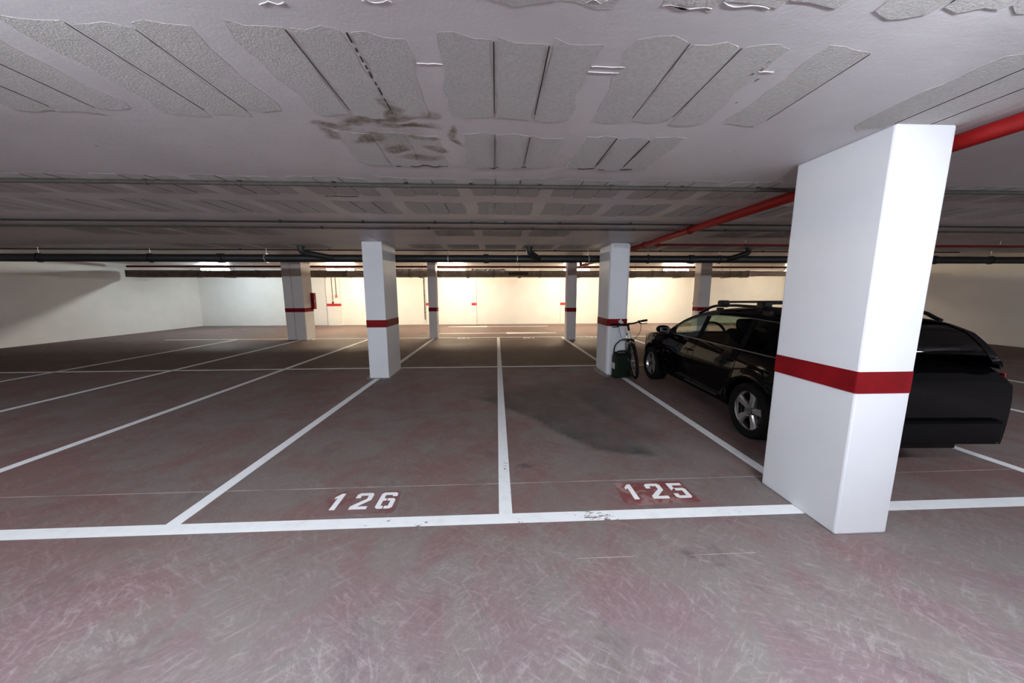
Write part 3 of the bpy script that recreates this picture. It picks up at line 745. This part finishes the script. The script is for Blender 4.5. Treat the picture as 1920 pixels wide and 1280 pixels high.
def prof(z):
    if z <= PROF[0][0]: return PROF[0][1]
    for (a, p), (b, q) in zip(PROF, PROF[1:]):
        if z <= b: return p + (q-p)*(z-a)/(b-a)
    return PROF[-1][1]
def half(y, z):
    x = Wd(y)*prof(z)
    for c in (WB, -WB):
        d = math.hypot(y-c, z-ZW)
        x += 0.016*math.exp(-((d-ARCH-0.02)/0.05)**2) if z > ZW-0.1 else 0
    return x
NS = 12
def ztop_side(y): return top(y) - (0.035 + 0.03*sm(0.6, 1.6, y))
ysta = sorted(set([round(-LEN + i*(2*LEN)/88, 4) for i in range(89)] + [round(c+s*ARCH*k, 4) for c in (WB, -WB) for s in (-1, 1) for k in (1.001, 0.985, 0.93)]))
def section(y):
    z0 = zb(y); z1 = max(ztop_side(y), z0+0.05); pts = []
    for i in range(NS):
        z = z0 + (z1-z0)*i/(NS-1); pts.append((half(y, z), z))
    xe = half(y, z1); zt = top(y)
    for q in (30, 60, 90):
        pts.append((xe - 0.06*(1-math.cos(R(q))), z1 + (zt-z1)*math.sin(R(q))))
    xi = pts[-1][0]
    for f in (0.66, 0.33, 0.0): pts.append((xi*f, (0.62 if -1.55 < y < 0.50 else zt + 0.022*(1-f*f)*(1 if y > 0.5 else 0.2))))
    return pts
def body_bm():
    bm = bmesh.new(); L = []
    for y in ysta:
        p = section(y)
        row = [bm.verts.new((-x, y, z)) for x, z in p] + [bm.verts.new((x, y, z)) for x, z in reversed(p[:-1])]
        L.append(row)
    n = len(L[0])
    for a, b in zip(L, L[1:]):
        for k in range(n-1): bm.faces.new((a[k], a[k+1], b[k+1], b[k]))
        bm.faces.new((a[n-1], a[0], b[0], b[n-1]))
    bm.faces.new(L[0][::-1]); bm.faces.new(L[-1]); return bm
body = mk('body', body_bm(), M['car_paint'], CAR, smooth=True, sharp=35)
def side(s, y, z, off): return (s*(half(y, z)+off), y, z)
# doors as separate raised panels, their lower rear corner following the wheel arch
def panel(name, s, ya, yb, za, zt, mat, t=0.005, ny=18, nz=9, parent=CAR, arch=True):
    def fn(u, v, off):
        lo = za
        for c in (WB, -WB):
            d = abs(u-c)
            if arch and d < ARCH+0.05: lo = max(lo, ZW + math.sqrt((ARCH+0.05)**2-d*d))
        z = lo + (zt(u) if callable(zt) else zt - 0)*v - lo*v
        return side(s, u, z, off-0.001)
    return mk(name, patch(bmesh.new(), fn, lin(ya, yb, ny), lin(0, 1, nz), t), mat, parent, smooth=True, sharp=35)
BELT = 0.888
def handle(s, y, z, door):
    x = s*(half(y, z)+0.022)
    bm = TUBE([(x-s*0.02, y-0.075, z), (x, y-0.06, z+0.003), (x+s*0.004, y, z+0.005), (x, y+0.06, z+0.003), (x-s*0.02, y+0.075, z)], 0.012, 8)
    mk('door_handle', bm, M['car_paint'], door, smooth=True)
for s in (-1, 1):
    d1 = panel('front_door', s, -0.125, 0.66, 0.315, BELT, M['car_paint'])
    handle(s, 0.0, 0.735, d1)
    d2 = panel('rear_door', s, -0.945, -0.137, 0.315, BELT, M['car_paint'])
    handle(s, -0.83, 0.755, d2)
    panel('front_wing', s, 0.672, 1.60, 0.315, lambda y: ztop_side(y)-0.005, M['car_paint'], t=0.003, ny=30)
    panel('sill_highlight', s, -0.68, 0.06, 0.288, 0.302, M['dull_trim'], t=0.008, ny=16, nz=2, arch=False)  # silver strip drawn for the highlight on the sill trim
    hl = panel('headlamp', s, 1.60, 1.88, 0.62, lambda y: ztop_side(y)-0.01, M['lens'], t=0.012, ny=10, nz=6)
    panel('tail_lamp', s, -1.93, -1.76, 0.60, 0.86, M['tail'], t=0.010, ny=6, nz=6)
    panel('front_indicator', s, 1.30+0.36, 1.72, 0.50, 0.53, M['amber'], t=0.006, ny=3, nz=2)
# bumper, grille, underside
mk('bumper', BOX(-0.56, 0.56, LEN-0.02, LEN+0.03, 0.30, 0.46, bev=0.02), M['black'], CAR)
mk('grille', BOX(-0.40, 0.40, LEN-0.03, LEN+0.015, 0.50, 0.60, bev=0.012), M['black'], CAR)
mk('rear_bumper', BOX(-0.62, 0.62, -LEN-0.05, -LEN+0.03, 0.30, 0.50, bev=0.025), M['car_paint'], CAR)
mk('underbody', BOX(-0.58, 0.58, -1.80, 1.80, 0.16, 0.60), M['black'], CAR)

# glasshouse
TP = [(-1.93, .93), (-1.86, 1.06), (-1.76, 1.165), (-1.60, 1.222), (-1.30, 1.252), (-0.95, 1.268), (-0.55, 1.272), (-0.25, 1.262), (0.0, 1.235), (0.22, 1.185), (0.42, 1.105), (0.58, 1.015), (0.70, .935)]
def zt(y):
    if y <= TP[0][0]: return TP[0][1]
    for (a, p), (b, q) in zip(TP, TP[1:]):
        if y <= b: return p + (q-p)*(y-a)/(b-a)
    return TP[-1][1]
def xg(y, z): return Wd(y)*0.925 - 0.40*(z-0.90) - 0.010
def gside(s):
    def fn(u, v, off): 
        z = BELT+0.0 + (zt(u)-BELT)*v
        return (s*(xg(u, z)+off), u, z)
    return fn
def strip(name, s, ya, yb, fa, fb, mat, t=0.010, ny=20, nz=4, base=0.0, lean=0.0):
    g = gside(s)
    def fn(u, v, off):
        vv = (fa(u) if callable(fa) else fa); vw = (fb(u) if callable(fb) else fb)
        q = vv+(vw-vv)*v
        return g(u + lean*(zt(u)-BELT)*q, q, off+base)
    return mk(name, patch(bmesh.new(), fn, lin(ya, yb, ny), lin(0, 1, nz), t), mat, CAR, smooth=True, sharp=35)
YA, YD = 0.69, -1.92
def frame_frac(y, wdt): return max(0.05, 1 - wdt/max(0.02, zt(y)-BELT))
for s in (-1, 1):
    strip('roof_frame', s, YD, YA, lambda y: frame_frac(y, 0.042), 1.0, M['car_paint'], 0.012, ny=60)
    strip('belt_rail', s, YD+0.05, YA-0.02, 0.0, lambda y: min(1, 0.022/max(0.02, zt(y)-BELT)), M['car_paint'], 0.012, ny=40)
    strip('belt_trim', s, YD+0.10, YA-0.10, 0.0, lambda y: min(1, 0.010/max(0.02, zt(y)-BELT)), M['dull_trim'], 0.019, ny=40)
    strip('gutter_highlight', s, YD+0.30, YA-0.14, lambda y: frame_frac(y, 0.046), lambda y: frame_frac(y, 0.037), M['dull_trim'], 0.016, ny=50)  # silver strip standing for the paint highlight along the roof gutter
    for ya, yb in ((-0.17, -0.09), (-0.99, -0.92), (-1.90, -1.62)):
        strip('window_pillar', s, ya, yb, 0.0, 1.0, M['interior'] if yb > -1.5 else M['car_paint'], 0.011, ny=5, nz=8)
    strip('mirror_gusset', s, 0.52, YA-0.01, 0.0, 1.0, M['interior'], 0.010, ny=6, nz=5)
    strip('front_side_window', s, -0.10, 0.52, 0.03, lambda y: frame_frac(y, 0.030), M['glass'], 0.004, ny=14, nz=5)
    strip('rear_side_window', s, -0.93, -0.16, 0.03, lambda y: frame_frac(y, 0.030), M['glass'], 0.004, ny=14, nz=5)
    strip('quarter_window', s, -1.64, -0.98, 0.03, lambda y: frame_frac(y, 0.030), M['glass_dark'], 0.004, ny=14, nz=5)
def roof_fn(crown, drop=0.0):
    def fn(u, v, off):
        z = zt(u); x = xg(u, z)*v; return (x, u + 0.10*(1-v*v)*sm(-0.1, 0.6, u), z + (crown*(1-v*v*v*v)) + off - drop)
    return fn
vs11 = lin(-1, 1, 17)
mk('roof', patch(bmesh.new(), roof_fn(0.055, 0.006), lin(-1.62, 0.02, 26), vs11, 0.010), M['car_paint'], CAR, smooth=True, sharp=40)
mk('windscreen', patch(bmesh.new(), roof_fn(0.045, 0.006), lin(0.02, 0.685, 14), lin(-0.95, 0.95, 15), 0.005), M['glass'], CAR, smooth=True, sharp=40)
for s in (-1, 1): mk('windscreen_pillar', patch(bmesh.new(), roof_fn(0.045, 0.004), lin(0.0, 0.69, 14), lin(s*0.92, s*1.0, 3), 0.008), M['car_paint'], CAR, smooth=True, sharp=40)
mk('rear_window', patch(bmesh.new(), roof_fn(0.03, 0.006), lin(-1.90, -1.62, 10), lin(-0.92, 0.92, 13), 0.005), M['glass_dark'], CAR, smooth=True, sharp=40)
for s in (-1, 1): mk('tailgate_pillar', patch(bmesh.new(), roof_fn(0.03, 0.004), lin(-1.93, -1.60, 10), lin(s*0.88, s*1.0, 3), 0.010), M['car_paint'], CAR, smooth=True, sharp=40)
# roof rails and cross bars
for s in (-1, 1):
    pts = []
    for y in lin(0.16, -1.55, 30):
        lift = 0.060*sm(0.18, -0.15, y)*sm(-1.57, -1.38, y)
        pts.append((s*(xg(y, zt(y))-0.03), y, zt(y)+0.022+lift))
    rl = mk('roof_rail', TUBE(pts, 0.017, 10), M['black'], CAR, smooth=True, sharp=40)
    for y in (-0.25, -1.05):
        zz = zt(y)+0.055
        mk('rail_foot', BOX(s*(xg(y, zt(y))-0.03)-0.022, s*(xg(y, zt(y))-0.03)+0.022, y-0.05, y+0.05, zt(y)-0.02, zz, bev=0.01), M['black'], rl)
for y in (-0.30, -0.98):
    zz = zt(y)+0.125; xx = xg(y, zt(y))-0.0
    cb = mk('cross_bar', BOX(-xx, xx, y-0.03, y+0.03, zz-0.012, zz+0.016, bev=0.010), M['black'], CAR)
    for s in (-1, 1): mk('bar_foot', BOX(s*(xx-0.035)-0.05, s*(xx-0.035)+0.05, y-0.055, y+0.055, zz-0.065, zz+0.022, bev=0.018), M['black'], cb)
# mirrors
for s in (-1, 1):
    bm = bmesh.new(); bmesh.ops.create_uvsphere(bm, u_segments=18, v_segments=12, radius=1)
    for v in bm.verts:
        q = v.co.copy(); q = Vector((math.copysign(abs(q.x)**0.9, q.x), math.copysign(abs(q.y)**0.9, q.y), math.copysign(abs(q.z)**0.9, q.z)))
        v.co = Vector((s*0.915 + q.x*0.105, 0.610 + q.y*0.075, 0.950 + q.z*0.060))
    mi = mk('door_mirror', bm, M['car_paint'], CAR, smooth=True)
    mk('mirror_arm', TUBE([(s*0.74, 0.55, 0.90), (s*0.86, 0.585, 0.925)], 0.022, 8), M['black'], mi)
    mk('mirror_glass', BOX(s*0.915-0.070, s*0.915+0.070, 0.540, 0.546, 0.915, 0.985, bev=0.003), M['chrome'], mi)
# seats, dash, wheel
def seat(x, y, w_):
    bm = BOX(x-w_/2, x+w_/2, y-0.06, y+0.07, 0.50, 1.06, bev=0.04, seg=3)
    for v in bm.verts:
        q = max(0, (v.co.z-0.75)/0.31); v.co.x = x + (v.co.x-x)*(1-0.30*q*q); v.co.y -= 0.16*(v.co.z-0.5)
    s_ = mk('seat', bm, M['interior'], CAR, smooth=True)
    bm = BOX(x-0.105, x+0.105, y-0.175, y-0.085, 1.055, 1.185, bev=0.035, seg=3)
    mk('headrest', bm, M['interior'], s_, smooth=True)
for x in (-0.36, 0.36): seat(x, -0.28, 0.46)
for x in (-0.38, 0.38): seat(x, -1.15, 0.44)
mk('dashboard', BOX(-0.66, 0.66, 0.28, 0.58, 0.60, 0.885, bev=0.02), M['interior'], CAR)
bm = bmesh.new(); n = 24
lathe(bm, [(0.018*math.cos(a), 0.165+0.018*math.sin(a)) for a in lin(0, 2*math.pi*7/8, 8)], (0, 0, 0), 'y', 28, closed=True)
bmesh.ops.rotate(bm, verts=bm.verts, matrix=Matrix.Rotation(R(-25), 3, 'X')); bmesh.ops.translate(bm, verts=bm.verts, vec=(-0.36, 0.22, 0.93))
mk('steering_wheel', bm, M['interior'], CAR, smooth=True)
# wheels: built once and copied
RR = 0.208
def make_wheel(s):
    c = (s*0.735, 0, ZW)
    bm = bmesh.new()       # rim barrel with flange; s = side the face looks to
    P = [(0.085, RR), (0.085, RR-0.012), (0.070, RR-0.022), (0.02, RR-0.030), (-0.06, RR-0.028), (-0.08, RR-0.012), (-0.08, RR)]
    lathe(bm, [(s*a, r) for a, r in P], c, 'x', 44, closed=True)
    rim = mk('wheel', bm, M['chrome'], CAR, c, smooth=True, sharp=40, loc=c)
    TPf = [(-0.095, RR-0.004), (-0.105, RR+0.02), (-0.105, RT-0.022), (-0.085, RT-0.003), (0, RT), (0.085, RT-0.003), (0.104, RT-0.022), (0.104, RR+0.03), (0.094, RR-0.004)]
    mk('tyre', lathe(bmesh.new(), [(s*a, r) for a, r in TPf], c, 'x', 48, closed=True), M['rubber'], rim, c, smooth=True, sharp=50)
    mk('brake_disc', lathe(bmesh.new(), [(s*-0.005, 0.03), (s*-0.005, 0.135), (s*-0.02, 0.135), (s*-0.02, 0.03)], c, 'x', 32, closed=True), M['dull_trim'], rim, c)
    mk('wheel_back', lathe(bmesh.new(), [(s*-0.05, 0.0), (s*-0.05, RR-0.028)], c, 'x', 32), M['black'], rim, c)
    for k in range(5):
        an = R(90+72*k); bm = bmesh.new(); rings = []
        for r_, hw, xo, th in ((0.03, 0.034, 0.062, 0.05), (0.07, 0.029, 0.066, 0.045), (0.12, 0.033, 0.068, 0.036), (0.165, 0.042, 0.072, 0.03), (RR-0.016, 0.054, 0.077, 0.03)):
            ring = []
            for (tt, dx) in ((-hw, -th), (-hw, -0.012), (-hw*0.62, 0.0), (hw*0.62, 0.0), (hw, -0.012), (hw, -th)):
                ring.append(bm.verts.new((c[0]+s*(xo+dx), c[1]+r_*math.cos(an)-tt*math.sin(an), c[2]+r_*math.sin(an)+tt*math.cos(an))))
            rings.append(ring)
        for a, b in zip(rings, rings[1:]):
            for i in range(6): bm.faces.new((a[i], a[(i+1) % 6], b[(i+1) % 6], b[i]))
        bm.faces.new(rings[0]); bm.faces.new(rings[-1][::-1])
        mk('spoke', bm, M['alloy'], rim, c, smooth=True, sharp=30)
    mk('hub_cap', lathe(bmesh.new(), [(s*0.05, 0.046), (s*0.072, 0.043), (s*0.078, 0.030), (s*0.074, 0.016), (s*0.074, 0.0)], c, 'x', 24), M['dull_trim'], rim, c, smooth=True, sharp=30)
    bm = bmesh.new()
    for k in range(5):
        an = R(54+72*k); lathe(bm, [(s*0.05, 0.008), (s*0.074, 0.008), (s*0.076, 0.005)], (c[0], c[1]+0.056*math.cos(an), c[2]+0.056*math.sin(an)), 'x', 8)
    mk('wheel_nuts', bm, M['chrome'], rim, c)
    return rim
for s in (-1, 1):
    w0 = make_wheel(s); w0.location = Vector((s*0.735, WB, ZW))*S
    w1 = copy_tree(w0, CAR); w1.location = Vector((s*0.735, -WB, ZW))*S; w1.rotation_euler = (R(10), 0, 0)

# ------------------------------------------------------------------ bicycle (local: front wheel contact at the origin, the bike runs away along +y)
BK = thing('bicycle', (2.482, 5.64, 0), 'silver mountain bicycle with black fork leaning beside the right pillar', 'bicycle', rot=(0, R(-8), R(-4.5)))
RWB = 0.318
def bike_wheel(y, name):
    c = (0, y, RWB)
    prof_ = [(0.026*math.cos(a), RWB-0.026+0.026*math.sin(a)) for a in lin(0, 2*math.pi*11/12, 12)]
    ty = mk(name, lathe(bmesh.new(), prof_, c, 'x', 56, closed=True), M['rubber'], BK, smooth=True)
    rp = [(-0.013, RWB-0.062), (-0.015, RWB-0.040), (0.015, RWB-0.040), (0.013, RWB-0.062)]
    mk('rim', lathe(bmesh.new(), rp, c, 'x', 56, closed=True), M['steel'], ty, smooth=True, sharp=30)
    mk('hub', lathe(bmesh.new(), [(-0.05, 0.008), (-0.035, 0.012), (-0.03, 0.026), (-0.02, 0.015), (0.02, 0.015), (0.03, 0.026), (0.035, 0.012), (0.05, 0.008)], c, 'x', 14), M['steel'], ty, smooth=True, sharp=40)
    for k in range(28):
        a = 2*math.pi*k/28; b = a + (0.5 if k % 4 < 2 else -0.5); sd = 0.026 if k % 2 else -0.026
        mk('spoke', TUBE([(sd, y+0.02*math.cos(b), RWB+0.02*math.sin(b)), (0, y+(RWB-0.058)*math.cos(a), RWB+(RWB-0.058)*math.sin(a))], 0.0017, 4), M['chrome'], ty)
    for k in (0.9, 2.5): mk('spoke_reflector', BOX(-0.006, 0.006, y+0.2*math.cos(k*2)-0.03, y+0.2*math.cos(k*2)+0.03, RWB+0.2*math.sin(k*2)-0.012, RWB+0.2*math.sin(k*2)+0.012, bev=0.003), M['paper'], ty)
    return ty
fw = bike_wheel(0.0, 'front_wheel'); bike_wheel(1.02, 'rear_wheel')
HB, HT = Vector((0, 0.165, 0.70)), Vector((0, 0.205, 0.835))
BB = Vector((0, 0.60, 0.285)); ST = Vector((0, 0.745, 0.69)); RA = Vector((0, 1.02, RWB))
bm = bmesh.new()
tube(bm, [HB-(HT-HB)*0.05, HT], 0.028, 12); tube(bm, [HB+(HT-HB)*0.25, BB], 0.033, 12); tube(bm, [HB+(HT-HB)*0.8, ST-Vector((0, 0, .05))], 0.020, 12); tube(bm, [BB, ST], 0.019, 12)
for s in (-1, 1):
    q = Vector((s*0.062, 0, 0)); tube(bm, [BB+Vector((s*0.03, 0.02, 0)), RA+q], 0.011, 8); tube(bm, [ST-Vector((0, 0, .06))+Vector((s*0.02, 0, 0)), RA+q], 0.009, 8)
mk('frame', bm, M['silver_frame'], BK, smooth=True, sharp=40)
fk = mk('fork', TUBE([(-0.062, 0.148, 0.655), (0, 0.155, 0.69), (0.062, 0.148, 0.655)], 0.024, 12), M['black'], BK, smooth=True, sharp=40)
for s in (-1, 1):
    mk('stanchion', TUBE([(s*0.062, 0.148, 0.66), (s*0.062, 0.090, 0.52)], 0.014, 10), M['chrome'], fk, smooth=True, sharp=40)
    mk('fork_leg', TUBE([(s*0.062, 0.094, 0.53), (s*0.062, 0.02, RWB+0.02), (s*0.058, 0.0, RWB)], 0.019, 10), M['black'], fk, smooth=True, sharp=40)
mk('fork_brace', TUBE([(-0.062, 0.085, 0.51), (-0.05, 0.10, 0.60), (0, 0.10, 0.64), (0.05, 0.10, 0.60), (0.062, 0.085, 0.51)], 0.010, 8), M['black'], fk, smooth=True)
stem = mk('stem', TUBE([HT, HT+Vector((0, 0.035, 0.115)), HT+Vector((0, -0.10, 0.14))], 0.021, 12), M['black'], BK, smooth=True, sharp=40)
hz = HT.z+0.14; hy = HT.y-0.10
hb = mk('handlebar', TUBE([(-0.315, hy+0.05, hz+0.02), (-0.20, hy+0.03, hz+0.018), (-0.09, hy+0.004, hz), (0.09, hy+0.004, hz), (0.20, hy+0.03, hz+0.018), (0.315, hy+0.05, hz+0.02)], 0.0145, 10), M['black'], BK, smooth=True, sharp=40)
for s in (-1, 1):
    mk('grip', TUBE([(s*0.205, hy+0.031, hz+0.018), (s*0.318, hy+0.051, hz+0.020)], 0.020, 10), M['rubber'], hb, smooth=True, sharp=40)
    mk('brake_lever', TUBE([(s*0.175, hy+0.02, hz+0.012), (s*0.185, hy-0.03, hz-0.012), (s*0.225, hy-0.045, hz-0.022), (s*0.295, hy-0.020, hz-0.020)], [.014, .013, .008, .007], 8), M['black'], hb, smooth=True, sharp=40)
    mk('lever_clamp', BOX(s*0.175-0.018, s*0.175+0.018, hy+0.002, hy+0.045, hz-0.012, hz+0.036, bev=0.008), M['black'], hb)
    pts = []
    for q in lin(0, 1, 14):
        x = s*(0.185*(1-q)**1.0 + 0.02*q + 0.05*math.sin(q*math.pi)); pts.append((x, hy-0.05-0.05*math.sin(q*math.pi)+0.11*q, hz-0.01-0.33*q + (-0.05*math.sin(q*math.pi) if s < 0 else 0)))
    mk('brake_cable', TUBE(pts, 0.0042, 6), M['conduit_dark'], hb, smooth=True)
for part in (fw, fk, stem, hb):       # bars and wheel are turned a little to the left
    a = R(-7.5); pv = Vector((0, 0.16, 0)); part.rotation_euler = (0, 0, a)
    part.location = (pv - Matrix.Rotation(a, 3, 'Z') @ pv)*S
mk('seat_post', TUBE([ST-Vector((0, 0, 0.05)), (0, 0.80, 0.845)], 0.014, 10), M['black'], BK, smooth=True, sharp=40)
bm = bmesh.new(); rings = []
for yy, hw, h in ((0.66, 0.018, 0.03), (0.72, 0.024, 0.035), (0.79, 0.042, 0.040), (0.86, 0.068, 0.045), (0.91, 0.060, 0.042)):
    rings.append([bm.verts.new((hw*math.cos(a), yy, 0.868 + h*0.5*math.sin(a) + 0.012*(yy > 0.88))) for a in lin(0, 2*math.pi*11/12, 12)])
for a, b in zip(rings, rings[1:]):
    for k in range(12): bm.faces.new((a[k], a[(k+1) % 12], b[(k+1) % 12], b[k]))
bm.faces.new(rings[0]); bm.faces.new(rings[-1])
mk('saddle', bm, M['black'], BK, smooth=True, sharp=60)
cr = mk('crankset', lathe(bmesh.new(), [(0.035, 0.02), (0.035, 0.085), (0.042, 0.085), (0.042, 0.02)], BB, 'x', 28, closed=True), M['black'], BK)
for s, a in ((1, -0.6), (-1, math.pi-0.6)):
    e = BB + Vector((s*0.062, 0.155*math.cos(a), 0.155*math.sin(a)))
    mk('crank_arm', TUBE([BB+Vector((s*0.05, 0, 0)), e], 0.011, 8), M['black'], cr)
    mk('pedal', BOX(e.x+s*0.045-0.042, e.x+s*0.045+0.042, e.y-0.045, e.y+0.045, e.z-0.012, e.z+0.012, bev=0.006), M['black'], cr)
cas = mk('drive_chain', TUBE([BB+Vector((0.038, 0, .085)), RA+Vector((.038, 0, .04)), RA+Vector((.038, .04, 0)), RA+Vector((.038, 0, -.04)), BB+Vector((0.038, 0, -.085))], 0.005, 6), M['dull_trim'], BK)

# black cable lock looped over to the canister, and a silver chain on the wheel
pts = [(2.135, 5.838, 0.25), (2.125, 5.838, 0.44), (2.125, 5.82, 0.53), (2.145, 5.79, 0.60), (2.20, 5.765, 0.665), (2.27, 5.75, 0.69), (2.36, 5.745, 0.685)]
tag(mk('cable_lock', TUBE(pts, 0.011, 8), M['black'], None, pts[0], smooth=True), 'black cable lock arching up from behind the green canister to the bicycle', 'lock')
ch = thing('lock_chain', (2.32, 5.66, 0.40), 'thin silver chain hanging between the green canister and the bicycle wheel', 'chain'); o = (2.32, 5.66, 0.40)
P = [Vector((2.285, 5.655, 0.405))*(1-q) + Vector((2.44, 5.61, 0.255))*q + Vector((0, 0, -0.035*math.sin(q*math.pi))) for q in lin(0, 1, 15)]
for i, (a, b) in enumerate(zip(P, P[1:])):
    dv = (b-a); L = dv.length*0.62; bm = bmesh.new()
    ring = [(L*math.cos(q), 0.006*math.sin(q), 0) for q in lin(0, 2*math.pi, 13)]
    rot = dv.to_track_quat('X', 'Z').to_matrix() @ Matrix.Rotation(R(90*(i % 2)), 3, 'X')
    tube(bm, [rot @ Vector(q) + (a+b)/2 for q in ring], 0.0026, 5, cap=False)
    mk('chain_link', bm, M['chrome'], ch, o)

# ------------------------------------------------------------------ green canister
CN = thing('jerrycan', (2.235, 5.742, 0), 'dark green plastic canister with two white labels at the foot of the right pillar', 'canister', rot=(0, 0, R(8)))
bw, bd, bh = 0.155, 0.075, 0.415
can = mk('body', BOX(-bw, bw, -bd, bd, 0.0, bh, bev=0.028, seg=3), M['green'], CN, smooth=True, sharp=50)
mk('front_panel', BOX(-bw+0.03, bw-0.03, -bd-0.008, -bd+0.01, 0.05, bh-0.06, bev=0.012), M['green'], can)
mk('recess', BOX(0.02, bw-0.035, -bd-0.0115, -bd-0.004, 0.085, 0.135, bev=0.006), M['black'], can)
mk('base_rim', BOX(-bw-0.004, bw+0.004, -bd-0.004, bd+0.004, 0.0, 0.035, bev=0.01), M['green'], can)
mk('top_rim', BOX(-bw+0.015, bw-0.015, -bd+0.012, bd-0.012, bh-0.01, bh+0.03, bev=0.012), M['black'], CN)
mk('carry_handle', TUBE([(-0.09, 0, bh+0.02), (-0.085, 0, bh+0.055), (-0.05, 0, bh+0.065), (0.05, 0, bh+0.065), (0.085, 0, bh+0.055), (0.09, 0, bh+0.02)], 0.013, 10), M['black'], CN, smooth=True)
mk('filler_cap', lathe(bmesh.new(), [(0.0, 0.036), (0.03, 0.036), (0.036, 0.030)], (-0.115, 0.0, bh+0.018), 'z', 20), M['black'], CN)
for yy, hw in ((-0.030, 0.019), (0.030, 0.019)):
    l = mk('label', BOX(-bw-0.003, -bw+0.002, yy-hw, yy+hw, 0.165, 0.275, bev=0.001), M['paper'], can); l['label'] = 'white paper label'
